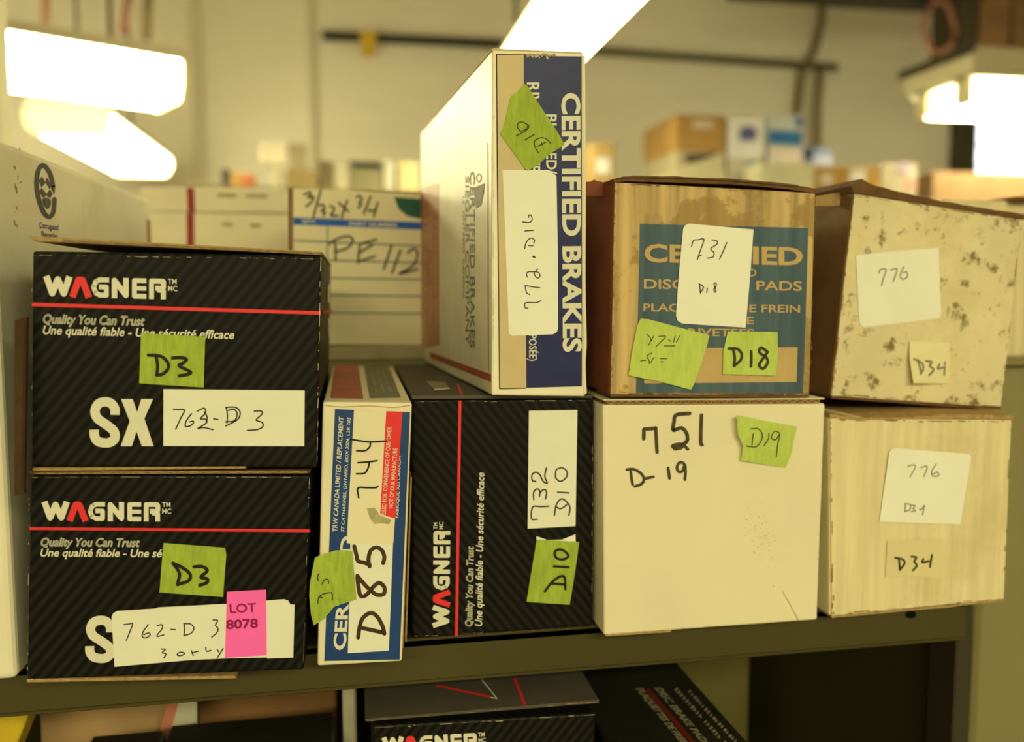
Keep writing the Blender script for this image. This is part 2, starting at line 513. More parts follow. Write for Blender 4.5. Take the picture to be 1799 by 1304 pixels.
def tube(name, pts, r, material, parent=None, n=10):
    """round bar through points"""
    vs = []; fs = []
    P = [np.array(p, float) for p in pts]
    for i, p in enumerate(P):
        t = (P[min(i + 1, len(P) - 1)] - P[max(i - 1, 0)]); t /= np.linalg.norm(t)
        a = np.cross(t, [0, 0, 1.0] if abs(t[2]) < .9 else [1.0, 0, 0]); a /= np.linalg.norm(a); b = np.cross(t, a)
        for k in range(n):
            g = 2 * math.pi * k / n
            vs.append(p + r * (a * math.cos(g) + b * math.sin(g)))
    for i in range(len(P) - 1):
        for k in range(n):
            fs.append([i * n + k, i * n + (k + 1) % n, (i + 1) * n + (k + 1) % n, (i + 1) * n + k])
    fs.append(list(range(n))[::-1]); fs.append([(len(P) - 1) * n + k for k in range(n)])
    return mesh_obj(name, vs, fs, material, parent, True)

# wall piers, pipes and conduits
def wall_pt(x, y, dy=.03):
    return onY(x, y, YW - dy)
for nm, xa, xb in (('trim_1', 342, 362), ('trim_2', 545, 556)):
    a = wall_pt(xa, 300, 0); b = wall_pt(xb, 300, 0)
    struct(abox(nm, a[0], b[0], YW - .035, YW, -CZ, 2.2, mat('painted_pier', (.68, .62, .48), .7, .25, .03, 3), bev=.004))
t = thing('wall_pipe', wall_pt(565, 62, .05), 'long black pipe running level across the cream back wall', 'pipe')
a = wall_pt(566, 62, .05); b = wall_pt(892, 78, .05); c = wall_pt(1470, 119, .05)
tube('pipe', [a, b], .026, PIPE, t); tube('pipe', [b, c], .023, mat('olive_pipe', (.10, .085, .045), .6, .3), t)
t2 = thing('pipe_tag', wall_pt(647, 96, .09), 'yellow tag hung over the black wall pipe', 'tag')
YEL = mat('yellow_tag_plastic', (.62, .42, .04), .6, .3, .1)
q = [wall_pt(633, 53, .10), wall_pt(661, 54, .10), wall_pt(660, 88, .10), wall_pt(650, 99, .10), wall_pt(640, 98, .10), wall_pt(634, 86, .10)]
vs = q + [p + np.array([0, .02, 0]) for p in q]
mesh_obj('tag_plate', vs, [[5, 4, 3, 2, 1, 0], [6, 7, 8, 9, 10, 11]] + [[i, (i + 1) % 6, 6 + (i + 1) % 6, 6 + i] for i in range(6)], YEL, t2)
CONDUIT = mat('brown_conduit', (.20, .15, .08), .6, .3, .1)
t = thing('bent_conduit', wall_pt(1402, 330, .05), 'brown conduit bending down the back wall past the blue box', 'conduit')
tube('conduit_run', [wall_pt(1446, -40, .05), wall_pt(1443, 40, .05), wall_pt(1430, 90, .06), wall_pt(1408, 130, .06), wall_pt(1400, 200, .05), wall_pt(1398, 380, .05)], .024, CONDUIT, t)
t = thing('straight_conduit', wall_pt(1434, 330, .05), 'straight brown conduit dropping from the end of the wall pipe', 'conduit')
tube('conduit_run', [wall_pt(1442, 116, .11), wall_pt(1436, 190, .11), wall_pt(1433, 380, .11)], .024, CONDUIT, t)

# window in the back wall, at the right
a = wall_pt(1712, 214, .02); b = wall_pt(1925, 322, .02)
wn = thing('window_1', (a[0], YW, b[2]), None, None, None, 'structure')
abox('pane', a[0], b[0], YW - .02, YW - .01, b[2], a[2], emis('daylight_pane', (.92, .96, 1.0), 3.0), wn, 0)
FRAME = mat('window_frame_paint', (.30, .27, .19), .6, .3)
for zz in (wall_pt(1750, 257, .02)[2], wall_pt(1750, 292, .02)[2]):
    abox('glazing_bar', a[0], b[0], YW - .03, YW - .02, zz - .007, zz + .007, mat('pale_glazing_bar', (.8, .8, .8), .6, .3), wn, 0)
abox('frame', a[0] - .16, a[0], YW - .06, YW, b[2] - .02, a[2] + .03, mat('dark_window_jamb', (.07, .06, .03), .7, .2), wn, .003)
abox('frame', a[0] - .20, b[0] + .1, YW - .06, YW, a[2], a[2] + .09, FRAME, wn, .003)
abox('window_sill', a[0] - .3, b[0] + .1, YW - .12, YW, b[2] - .12, b[2] - .002, mat('tan_sill', (.42, .27, .12), .6, .3), wn, .003)

# roof timbers, upper right
t = thing('roof_beam', onY(1790, 60, 3.6), 'brown timber roof beam above the right-hand lamp', 'beam')
p = onY(1722, 92, 3.7)
abox('beam', p[0], p[0] + 1.6, 3.7, 3.95, p[2], p[2] + .30, WOOD, t, .004)
p = onY(1682, 104, 3.75)
abox('hanger_plate', p[0], p[0] + .11, 3.72, 3.95, p[2], 2.2, DARKST, t, .004)
t = thing('ceiling_joist', onY(1450, 4, 4.2), 'dark joist at the top of the wall', 'beam')
p = onY(1290, 5, 4.2); q = onY(1625, 12, 4.2)
abox('joist', p[0], q[0] + .4, 4.15, 4.3, q[2], q[2] + .3, DARKST, t, .004)
c = onY(1650, 48, 3.55)
cp = [c + np.array([.075 * math.cos(g), .01 * math.sin(g * 3), .105 * math.sin(g)]) for g in np.linspace(0, 2 * math.pi, 20)]
REDC = mat('dull_red_cable', (.26, .115, .075), .6, .3)
t = thing('cable_coil', c - np.array([0, 0, .1]), 'dull red cable coil hanging from the joist near the right lamp', 'cable')
tube('coil', cp, .010, REDC, t, 8)
tube('coil', [c + np.array([-.02, 0, .10]), c + np.array([.02, .1, .25]), c + np.array([.03, .3, .50])], .012, REDC, t, 8)

# ------------------------------------------------------------------ fluorescent fixtures
LENS = emis('lit_lamp_lens', LAMP_COL, LAMP_STRENGTH)
HOUS = mat('white_lamp_housing', (.62, .56, .40), .5, .4, .04)
CAPM = mat('lamp_end_cap', (.75, .68, .45), .5, .4, .04)
def fixture(name, a, b, wd, z0, z1, z2, label, hang=True):
    """ceiling strip lamp from a to b (x, y): lens z0..z1, housing z1..z2, hung from the ceiling"""
    a = np.array([a[0], a[1], 0.]); b = np.array([b[0], b[1], 0.])
    d = (b - a) / np.linalg.norm(b - a); n = np.array([-d[1], d[0], 0])
    t = thing(name, np.array([(a[0] + b[0]) / 2, (a[1] + b[1]) / 2, z0]), label, 'lamp', 'fluorescent ceiling lamps')
    def prism(nm, p, q, prof, m_, bev=.004):
        vs = [p + n * o + np.array([0, 0, z]) for o, z in prof] + [q + n * o + np.array([0, 0, z]) for o, z in prof]
        k = len(prof); fs = [list(range(k))[::-1], list(range(k, 2 * k))] + [[i, (i + 1) % k, k + (i + 1) % k, k + i] for i in range(k)]
        bm = bmesh.new(); vv = [bm.verts.new([float(c) for c in v]) for v in vs]
        for f in fs: bm.faces.new([vv[i] for i in f])
        bmesh.ops.recalc_face_normals(bm, faces=list(bm.faces))
        return bm_obj(nm, bm, m_, t)
    h = wd / 2
    lens = [(-h * .78, z0), (h * .78, z0), (h * .97, z0 + (z1 - z0) * .45), (h * .97, z1), (-h * .97, z1), (-h * .97, z0 + (z1 - z0) * .45)]
    capp = [(-h * .82, z0 - .008), (h * .82, z0 - .008), (h * 1.03, z0 + (z1 - z0) * .42), (h * 1.03, z1), (-h * 1.03, z1), (-h * 1.03, z0 + (z1 - z0) * .42)]
    prism('lens', a + d * .022, b - d * .022, lens, LENS)
    prism('end_cap', a, a + d * .022, capp, CAPM); prism('end_cap', b - d * .022, b, capp, CAPM)
    prism('housing', a, b, [(-h * 1.03, z1), (h * 1.03, z1), (h * .9, z2), (-h * .9, z2)], HOUS)
    L = np.linalg.norm(b - a)
    if hang:
        for s in (.15, .85):
            p = a + d * L * s
            tube('hanger', [p + np.array([0, 0, z2 - .005]), p + np.array([0, 0, 2.2])], .006, DARKST, t, 6)
    return t
# left, running off the frame
e = onz(306, 186, .60); dirv = np.array([.866, .5])
fixture('strip_lamp', e[:2] - dirv * 1.25, e[:2], .27, .60, .712, .75, 'lit strip lamp cut by the left edge, above the recycling carton')
# left, further off, running away from us
a = onz(190, 236, .58); b = onz(303, 309, .58)
fixture('strip_lamp', (a[0] - .14, a[1]), (a[0] - .14 + .0, b[1]), .29, .58, .66, .70, 'far lit strip lamp just above the white recycling carton')
# middle, above the tall box
a = onz(985, 2, .62); b = onz(1125, 2, .62)
fixture('strip_lamp', ((a[0] + b[0]) / 2, 1.75), ((a[0] + b[0]) / 2, 3.05), .22, .62, .66, .70, 'lit strip lamp behind the top of the tall upright box')
# right: open batten with bare tubes
a = onz(1606, 216, .60)
def batten(ax, ay, L, label):
    t = thing('strip_lamp', (ax + L / 2, ay - .15, .6), label, 'lamp', 'fluorescent ceiling lamps')
    abox('housing', ax - .03, ax + L, ay - .33, ay + .03, .70, .78, HOUS, t, .006)
    abox('housing_rim', ax - .045, ax - .03, ay - .34, ay + .04, .755, .785, DARKST, t, .003)
    for k, yy in enumerate((ay - .25, ay - .05)):
        tube('fluorescent_tube', [(ax + .02, yy, .640), (ax + L - .02, yy, .640)], .034, LENS, t, 12)
        abox('lamp_holder', ax - .01, ax + .02, yy - .03, yy + .03, .61, .70, CAPM, t, .004)
        abox('lamp_holder', ax + L - .02, ax + L + .01, yy - .03, yy + .03, .61, .70, CAPM, t, .004)
    vs = [(ax, ay - .30, .695), (ax + L, ay - .30, .695), (ax + L, ay + .0, .695), (ax, ay + .0, .695)]
    abox('reflector', ax - .01, ax + L, ay - .32, ay + .02, .685, .70, mat('white_reflector', (.85, .82, .70), .4, .4), t, .002)
    for s in (.2, .8):
        tube('hanger', [(ax + L * s, ay - .15, .775), (ax + L * s, ay - .15, 2.2)], .006, DARKST, t, 6)
batten(a[0], a[1], 1.25, 'open strip lamp with bare tubes at the right edge by the window')
# the same lamps carry on behind the camera
fixture('strip_lamp', (.0, -1.75), (1.35, -1.75), .28, .85, .93, .97, 'lit strip lamp over the aisle behind the viewer')
fixture('strip_lamp', (-1.5, -2.2), (-.2, -2.2), .28, .85, .93, .97, 'second lit strip lamp far behind the viewer')
# cables near the left lamp
for x0, y0, x1, y1, nm, lb in ((82, -30, 80, 30, REDC, 'thin red cord above the left lamp, nearest the frame edge'),
                               (236, -30, 216, 50, REDC, 'brown cord bending down behind the left lamp'),
                               (262, -30, 257, 60, CONDUIT, 'grey-brown cord hanging straight beside the bent brown cord')):
    p = onY(x0, y0, 3.6); q = onY((x0 * .3 + x1 * .7) , (y0 + y1) / 2, 3.6); r_ = onY(x1, y1 + 10, 3.6)
    t = thing('hanging_cord', r_, lb, 'cord')
    tube('cord', [p + np.array([0, 0, .6]), p, q, r_], .014 if nm is not CONDUIT else .018, nm, t, 8)

# ================================================================== SHELVING
SY = .546
sh = thing('steel_shelving', (.0, .9, -CZ), 'olive painted steel shelf carrying the row of brake part boxes', 'shelf')
SXL, SXR = -.75, .434
abox('shelf_board', SXL, SXR, SY, 1.38, ZS - .006, ZS, OLIVE, sh, .001)
abox('front_lip', SXL, SXR, SY, SY + .002, ZS - .028, ZS - .0005, OLIVE, sh, .0008)
abox('lip_return', SXL, SXR, SY, SY + .012, ZS - .030, ZS - .028, OLIVE, sh, .0006)
LZ = -.52
abox('shelf_board', SXL, SXR, SY, 1.38, LZ - .006, LZ, OLIVE, sh, .001)
abox('front_lip', SXL, SXR, SY, SY + .002, LZ - .030, LZ - .0005, OLIVE, sh, .0008)
abox('back_panel', SXL, SXR + .02, 1.38, 1.385, -CZ, ZS - .006, OLIVE, sh, .001)
abox('side_panel', SXR + .012, SXR + .015, SY + .02, 1.38, -CZ, ZS - .008, OLIVE, sh, .0005)
abox('bottom_board', SXL, SXR, SY, 1.38, -CZ + .08, -CZ + .10, OLIVE, sh, .001)
for xx in (SXL - .03, SXR - .004):
    for yy in (SY + .004, 1.35):
        abox('upright', xx, xx + .012, yy, yy + .030, -CZ, ZS - .006, DARKST, sh, .001)
# bolt hole in the lip at the right
hp = vface((0, SY - .0003, 0), 0)
pen('bolt_hole', hp, [[(1597, 1080), (1603, 1080)]], 13, .1, mat('hole_black', (.004, .004, .003), .9, .1), sh)
# white post behind the carton at the far left
t = thing('cream_post', onY(2, 600, 1.2), 'pale upright post at the far left edge behind the carton', 'post')
p = onY(19, 150, 1.45)
abox('post', p[0] - .10, p[0], 1.40, 1.45, -CZ, 1.1, CARTONW, t, .003)

# steel cabinet beyond the shelf end, with a cream carton on top
t = thing('steel_cabinet', (.75, .9, -CZ), 'pale olive steel cabinet beyond the right end of the shelf', 'cabinet')
p = onY(1712, 1200, .70); q = onY(1790, 634, .70)
abox('cabinet_body', p[0], p[0] + .6, .70, 1.15, -CZ, q[2] - .004, OLIVE_L, t, .004)
abox('cabinet_top', p[0] - .004, p[0] + .604, .694, 1.154, q[2] - .004, q[2], OLIVE_L, t, .001)
CABX, CABZ = p[0], q[2]

# ================================================================== BOX BUILDER
def carton(name, label, face, quad, depth, m_body, m_front=None, group='brake part boxes on the shelf', bev=.0014,
           nx=24, ny=18, inset=2.0, cat='box', back=None):
    c = px_box(face, quad, depth, back)
    for i in (2, 3, 6, 7): c[i][2] = max(c[i][2], ZS + .0003)
    base = (c[2] + c[3] + c[6] + c[7]) / 4
    t = thing(name, base, label, cat, group)
    bm_obj('body', hexa(c, bev), m_body, t)
    if m_front:
        q = [np.array(p, float) for p in quad]; ce = sum(q) / 4
        qi = [p + (ce - p) / np.linalg.norm(ce - p) * inset for p in q]
        grid('front_panel', face, qi, .15, m_front, t, nx, ny)
    return t
def sheet(name, face, quad, depth, material, parent, bev=.0004, back=None):
    return bm_obj(name, hexa(px_box(face, quad, depth, back), bev, 1), material, parent)
def line(name, face, a, b, wd, off, material, parent):
    return pen(name, face, [[a, b]], wd, off, material, parent, False, False, False)
def wob(sx, amp, seed=0.0):
    return lambda u, v: amp * mnoise.noise(Vector((u * sx + seed, v * sx, seed)))
def flutes(lam, amp, seed=0.0):
    def f(u, v):
        n = mnoise.noise(Vector((u * 14 + seed, v * 9, seed)))
        k = .55 + .45 * mnoise.noise(Vector((u * 40 + seed, v * 14, 3.1 + seed)))
        return amp * k * math.sin(2 * math.pi * (u + .0015 * n) / lam) + .5 * n
    return f

SGLY = [(280, 715), (278, 665), (245, 622), (195, 612), (145, 632), (122, 690), (145, 745), (215, 795), (272, 845), (278, 900), (240, 932), (190, 936), (140, 920), (118, 880), (115, 832)]
# ------------------------------------------------------------------ two black boxes at the left
# upper
fA = vface((-.105, .509, 0), -.2)
b1 = carton('brake_pad_box', 'black brake pad box on top, hand-marked D3 and 762-D 3', fA,
            [(57, 441), (565, 449), (557, 822), (54.5, 821)], .24, BLACKB)
U = T(60, 470, .14453)
sheet('top_flap', fA, [(49, 414.5), (567, 442.5), (566, 447.5), (60, 424)], .235, BOARD, b1)
zigzag(fA, (110, 423), (566, 446), 3.2, 24, 1.0, b1, lw=.9)
logo(fA, *U([(110, 351), (1605, 388), (110, 100)]), .3, b1)
line('red_stripe', fA, (56.5, 535), (564, 550), 6.2, .3, PRINTR, b1)
text(fA, 'Quality You Can Trust', *U([(108, 676), (1345, 706), (112, 570)]), .3, PRINTC, b1, .018, .22, name='printed_slogan')
text(fA, 'Une qualité fiable - Une sécurité efficace', (75.6, 587), (411.5, 595.5), (76, 572.5), .3, PRINTC, b1, .018, .22, name='printed_slogan')
C = T(140, 570, .22235)
pen('printed_letter', fA, [C(SGLY)], 16.4, .3, PRINTC, b1, cap=False)
poly('printed_letter', fA, C([(328, 590), (420, 590), (455, 692), (488, 590), (580, 590), (512, 745), (585, 962), (492, 962), (450, 845), (413, 962), (325, 962), (396, 765)]), .3, PRINTC, b1, thick=.05)
st = poly('sticker', fA, C([(663, 512), (1778, 522), (1775, 962), (662, 960)]), .45, WHITE, b1)
pen('handwriting', fA, [C(s) for s in [
    [(742, 670), (790, 672), (830, 678), (800, 740), (760, 828)], [(885, 705), (845, 760), (835, 800), (865, 805), (895, 785), (900, 765), (870, 770)],
    [(930, 685), (985, 662), (995, 700), (955, 745), (1000, 750), (1000, 780), (935, 822), (980, 815), (1055, 832)], [(985, 690), (1008, 730), (1000, 775)],
    [(1060, 745), (1095, 752)], [(1160, 660), (1168, 720), (1165, 780)], [(1155, 655), (1230, 655), (1268, 690), (1250, 750), (1155, 802)],
    [(1175, 680), (1215, 670), (1245, 700), (1225, 760), (1150, 770)],
    [(1380, 685), (1435, 685), (1440, 710), (1395, 755), (1445, 775), (1445, 810), (1400, 832), (1325, 838)]]], 2.4, .55, INK, st)
tp = poly('masking_tape', fA, C([(487, 68), (1000, 98), (992, 130), (980, 498), (720, 482), (472, 465)]), .6, TAPE, b1)
pen('handwriting', fA, [C(s) for s in [[(545, 243), (600, 245), (650, 255), (690, 290), (705, 330), (690, 365), (650, 395), (610, 400)],
    [(605, 250), (618, 320), (612, 400)], [(735, 265), (800, 262), (845, 275), (820, 305), (785, 325), (830, 350), (880, 380), (840, 398), (790, 405)]]], 6.0, .7, INK, tp)
worn_edge(fA, (60, 449), (563, 455), .35, b1, 1.3, .8, 1)
worn_edge(fA, (563, 452), (557, 818), .35, b1, 1.6, .7, 2)
worn_edge(fA, (57, 450), (56, 815), .35, b1, 1.2, .35, 3)
sd = edge_face(fA, (566, 449), (559, 822), 1)
pen('side_print', sd, [[(577, 500), (577, 532)]], 4, .3, PRINTC, b1, False, False, False)
pen('side_print', sd, [[(577, 560), (578, 592)]], 3, .3, PRINTC, b1, False, False, False)
pen('red_stripe', sd, [[(567, 549), (583, 545)]], 4.5, .3, PRINTR, b1, False, False, False)
# torn bottom flap with open flutes
sheet('bottom_flap', fA, [(57, 822.5), (433, 819.5), (432, 824), (57, 828)], .05, BOARD, b1)
# lower
fB = vface((-.105, .5125, 0), -1.2)
b2 = carton('brake_pad_box', 'black brake pad box under its twin, with pink LOT 8078 tag', fB,
            [(54, 836), (546, 836), (534, 1184.5), (46.5, 1195.5)], .24, BLACKB)
sheet('top_flap', fB, [(50, 828), (545, 826), (545, 832), (54, 834.5)], .235, BOARD_D, b2)
zigzag(fB, (60, 830.5), (540, 829), 3.2, 24, .8, b2, lw=1, seed=4)
U = T(60, 870, .14453)
logo(fB, *U([(88, 310), (1535, 320), (88, 75)]), .3, b2)
line('red_stripe', fB, (52, 928.5), (544, 932.5), 5.0, .3, PRINTR, b2)
text(fB, 'Quality You Can Trust', *U([(80, 617), (1287, 626), (84, 520)]), .3, PRINTC, b2, .018, .22, name='printed_slogan')
text(fB, 'Une qualité fiable - Une sécurité efficace', (71.4, 977.5), (397, 979.5), (71.8, 964), .3, PRINTC, b2, .018, .22, name='printed_slogan')
C = T(140, 940, .22235)
pen('printed_letter', fB, [C([(a - 35, b * .93 + 104) for a, b in SGLY])], 16, .3, PRINTC, b2, cap=False)
poly('sticker', fB, C([(1560, 545), (1698, 550), (1688, 968), (1480, 975)]), .45, WHITE, b2)
st = poly('sticker', fB, C([(255, 645), (268, 615), (300, 598), (610, 578), (618, 570), (1155, 542), (1615, 505), (1648, 515), (1668, 550), (1665, 960), (1155, 972), (880, 985), (278, 1038)]), .8, WHITE, b2)
pen('handwriting', fB, [C(s) for s in [
    [(352, 705), (390, 700), (422, 697), (400, 760), (372, 828)], [(545, 705), (505, 760), (498, 800), (530, 808), (560, 785), (545, 770), (510, 785)],
    [(615, 715), (650, 705), (655, 735), (612, 795), (668, 785)], [(722, 742), (760, 745)], [(828, 697), (830, 740), (828, 785)],
    [(825, 697), (880, 700), (905, 735), (880, 775), (825, 790)], [(1055, 668), (1092, 672), (1075, 710), (1095, 735), (1085, 770), (1045, 803)],
    [(645, 897), (680, 900), (655, 925), (685, 935), (668, 967)], [(775, 935), (800, 922), (830, 930), (815, 945), (780, 948), (775, 935)],
    [(885, 910), (893, 930), (900, 948)], [(890, 930), (915, 920), (940, 915)], [(998, 885), (1005, 915), (1040, 908)], [(1088, 900), (1100, 920)], [(1135, 893), (1090, 965)]]],
    2.1, .9, INK, st)
tp = poly('masking_tape', fB, C([(665, 62), (1150, 100), (1160, 150), (1148, 300), (1135, 488), (880, 470), (632, 452), (648, 250)]), .6, TAPE, b2)
pen('handwriting', fB, [C(s) for s in [[(738, 220), (790, 300), (775, 385)], [(738, 220), (820, 260), (875, 310), (860, 360), (775, 390)],
    [(905, 250), (970, 248), (1010, 280), (960, 330), (1010, 345), (1005, 375), (950, 395)]]], 6.0, .7, INK, tp)
pk = poly('lot_tag', fB, C([(1165, 445), (1475, 428), (1480, 945), (1150, 968)]), 1.05, PINK, b2)
pk['label'] = 'pink paper lot tag'
q = C([(1190, 612), (1398, 602), (1186, 544)]); text(fB, 'LOT', q[0], q[1], q[2], 1.15, MAROON, pk, .02)
q = C([(1160, 738), (1412, 726), (1158, 670)]); text(fB, '8078', q[0], q[1], q[2], 1.15, MAROON, pk, .03)
worn_edge(fB, (56, 838.5), (543, 838.5), .35, b2, 1.4, .9, 5)
worn_edge(fB, (543.5, 840), (532.5, 1180), .35, b2, 1.5, .6, 6)
worn_edge(fB, (52, 845), (48.5, 1190), .35, b2, 1.2, .35, 7)
sheet('bottom_flap', fB, [(47, 1194), (413, 1188), (416, 1193), (46, 1200)], .04, BOARD, b2)
worn_edge(fB, (50, 1193), (410, 1188.5), .5, b2, 2, 1, 8)
# ------------------------------------------------------------------ white recycling carton, left
xr = -.1885
fC = Face((xr, .528, 0), (1, 0, 0))
zt = onY(24, 238, .528)[2]
x_l = xr - .30
tq = thing('recycling_carton', (xr - .15, .72, ZS), 'large white corrugated carton with recycling mark, at the left edge', 'carton')
def cz(y_):  # the carton's top edge dips a little to the back
    return zt + .005 * max(0, (y_ - .528)) / .36
c8 = box8(x_l, xr, .528, .92, ZS, zt)
c8[4] = np.array((x_l, .92, cz(.92))); c8[5] = np.array((xr, .92, cz(.92)))
bm_obj('body', hexa(c8, .004, 3), CARTONW, tq)
abox('side_seam', xr - .001, xr + .0005, .905, .921, ZS, cz(.92) - .02, BOARD, tq, .0004)
K = T(0, 220, .16873)
lg = pen('recycling_mark', fC, [K([(548, 625), (522, 515), (478, 440), (436, 418), (396, 470), (377, 580), (386, 700), (415, 820), (460, 918), (508, 955), (545, 920), (560, 850), (563, 770)])], 7.6, .3, LOGOK, tq)
for pg in ([(400, 575), (435, 535), (470, 600), (430, 645)], [(470, 590), (485, 545), (525, 620), (515, 665)],
           [(402, 690), (430, 655), (480, 715), (455, 760)], [(480, 725), (515, 670), (545, 715), (515, 760)],
           [(440, 770), (480, 752), (486, 876), (445, 820)], [(488, 754), (525, 780), (522, 840), (492, 876)], [(522, 640), (572, 622), (562, 718)]):
    poly('mark_piece', fC, K(pg), .3, LOGOK, lg, thick=.1)
q = K([(408, 1068), (605, 1096), (406, 1008)]); text(fC, 'Corrugated', q[0], q[1], q[2], .3, LOGOK, tq, .012)
q = K([(432, 1160), (598, 1184), (430, 1102)]); text(fC, 'Recycles', q[0], q[1], q[2], .3, LOGOK, tq, .012)
DIRT = mat('grey_dirt_smudge', (.46, .41, .27), .8, .1, .5, 120)
r = random.Random(3)
fCf = vface((0, .528, 0))
for k in range(16):
    xx, yy = r.gauss(24, 5), r.choice((r.uniform(245, 400), r.gauss(340, 25)))
    if xx > 21:
        pen('smudge', fC, [[(xx, yy), (xx + r.uniform(-1, 2), yy + r.uniform(2, 9))]], r.uniform(.8, 2.2), .3, DIRT, tq)
# corrugated offcut wedged between carton and black boxes
fo = vface((0, .500, 0))
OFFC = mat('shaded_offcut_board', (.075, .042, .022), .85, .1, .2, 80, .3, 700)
to = thing('cardboard_offcut', fo.hit(36, 868), 'dark brown corrugated offcut wedged beside the black boxes', 'cardboard')
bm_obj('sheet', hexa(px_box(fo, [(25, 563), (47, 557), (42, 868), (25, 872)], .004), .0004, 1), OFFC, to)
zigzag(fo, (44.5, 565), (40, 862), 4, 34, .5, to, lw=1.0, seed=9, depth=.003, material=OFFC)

# ------------------------------------------------------------------ narrow cream and blue box, D85
fD = vface(fD0 := onz(632, 1169, ZS), -.45)
b3 = carton('brake_shoe_box', 'narrow cream and blue box on edge, marked D85 and 744', fD,
            [(567, 706), (724, 707.5), (706.5, 1167), (557.5, 1171)], .255, CREAM)
C = T(540, 700, .1841); D = T(540, 930, .1917)
bp = poly('blue_print', fD, [(588.5, 718.8), (720.2, 724.5), (702, 1159), (569.7, 1161.6)], .25, NAVY744, b3, thick=.1)
poly('white_panel', fD, [(617, 955), (690.5, 954.5), (683, 1143), (611, 1147.6)], .35, WHITE, b3, thick=.1)
lb = poly('paper_label', fD, [(622, 720.6), (678.5, 722.5), (672, 840), (668, 902.5), (682, 907), (694, 911), (692, 940), (691, 954), (650, 957), (609, 954)], .5, CREAM, b3)
poly('red_print', fD, C([(752, 122), (908, 128), (885, 430), (838, 1145), (770, 1125), (695, 1100)]), .6, PRINTR, b3)
text(fD, 'TRW CANADA LIMITED / REPLACEMENT', *C([(284, 1270), (346, 172), (240, 1270)]), .4, PRINTC, b3, .012, .2)
text(fD, 'ST CATHARINES, ONTARIO, BOX 3004, L2R 7B5', *C([(350, 1275), (412, 180), (320, 1275)]), .4, PRINTC, b3, .008, .2)
text(fD, 'ELLED FOR  CONVENIENCE OF CUSTOMER', *C([(745, 1118), (802, 272), (706, 1118)]), .75, PRINTC, b3, .01)
text(fD, 'NOT OF OUR MANUFACTURE', *C([(815, 1045), (858, 475), (776, 1045)]), .75, PRINTC, b3, .01)
text(fD, 'FABRIQUE AU CANADA', *C([(868, 1140), (893, 545), (842, 1140)]), .4, PRINTC, b3, .01)
text(fD, 'CERTIFIED', *D([(346, 1105), (418, 60), (240, 1105)]), .42, PRINTC, b3, .03)
pen('handwriting', fD, [C(s) for s in [[(415, 388), (500, 402), (600, 413), (755, 405)], [(600, 413), (595, 460), (550, 497), (470, 497)],
    [(482, 612), (570, 605), (665, 593)], [(590, 605), (580, 660), (545, 712), (468, 718)], [(490, 945), (482, 855), (560, 850), (650, 850), (672, 835)]]], 2.9, .9, INK, lb)
pen('handwriting', fD, [D(s) for s in [[(430, 155), (448, 230), (465, 290), (520, 305), (570, 325)], [(570, 340), (560, 270), (580, 195), (630, 165), (680, 190), (705, 250), (695, 310)],
    [(458, 425), (520, 500), (580, 560), (640, 600), (700, 590), (705, 530), (660, 490), (610, 520), (540, 600), (490, 610), (470, 540), (458, 440)],
    [(465, 990), (480, 890), (510, 810), (580, 765), (640, 800), (690, 890), (705, 955)], [(510, 905), (600, 925), (690, 945)]]], 7.2, .45, INKB, b3)
SMUD = mat('grey_glue_smudge', (.42, .38, .22), .8, .1, .25, 200)
poly('smudge', fD, C([(565, 1050), (640, 1040), (690, 1110), (800, 1160), (780, 1200), (700, 1190), (640, 1200), (600, 1150)]), .55, SMUD, lb, thick=.05)
tpts = D([(70, 250), (110, 235), (260, 190), (410, 195), (430, 420), (450, 640), (380, 660), (250, 700), (165, 800), (60, 865), (35, 760), (20, 600), (25, 480)])
tp = poly('masking_tape', fD, tpts, 1.0, TAPE, b3, [1.5, .8, 0, 0, 0, 0, 0, .3, .8, 2.2, 2.4, 2.2, 2.0])
pen('handwriting', fD, [D(s) for s in [[(95, 665), (110, 605), (150, 580), (220, 570), (230, 600), (230, 640)], [(110, 605), (140, 612)], [(105, 395), (95, 430), (105, 460)], [(135, 490), (160, 450), (190, 450), (195, 485)]]],
    1.7, 1.15, INK, tp, liftf=LIFT[tp.name])
# folded flap below the lid line and the printed top
pen('fold_line', fD, [[(571, 712), (600, 715), (650, 713), (690, 716), (720, 712)]], 1.2, .3, BOARD, b3)
topz = fD.hit(640, 707)[2]
fDt = top_face(fD, (567, 706), (724, 707.5))
poly('red_top_print', fDt, [(581, 700), (638, 701), (629, 641), (588, 641)], .35, PINKRED, b3, thick=.1)
poly('grey_top_print', fDt, [(650, 700), (704, 699), (682, 641), (639, 641)], .35, GREYP, b3, thick=.1)
for k in range(3):
    microprint(fDt, (662 + 12 * k, 690), (651 + 10 * k, 648), 4, .5, mat('faded_print', (.40, .34, .24), .6, .3, .2), b3, 30 + k, 4)
# torn side liner showing flutes at its right
fr = vface((0, fD0[1] + .022, 0), -.4)
sheet('side_flap', fr, [(721, 838), (724, 838), (714.5, 1130), (711, 1128)], .02, BOARD, b3)
sheet('side_flap', fr, [(716.5, 830), (718.5, 830), (709, 1140), (706.5, 1138)], .02, BOARD, b3)

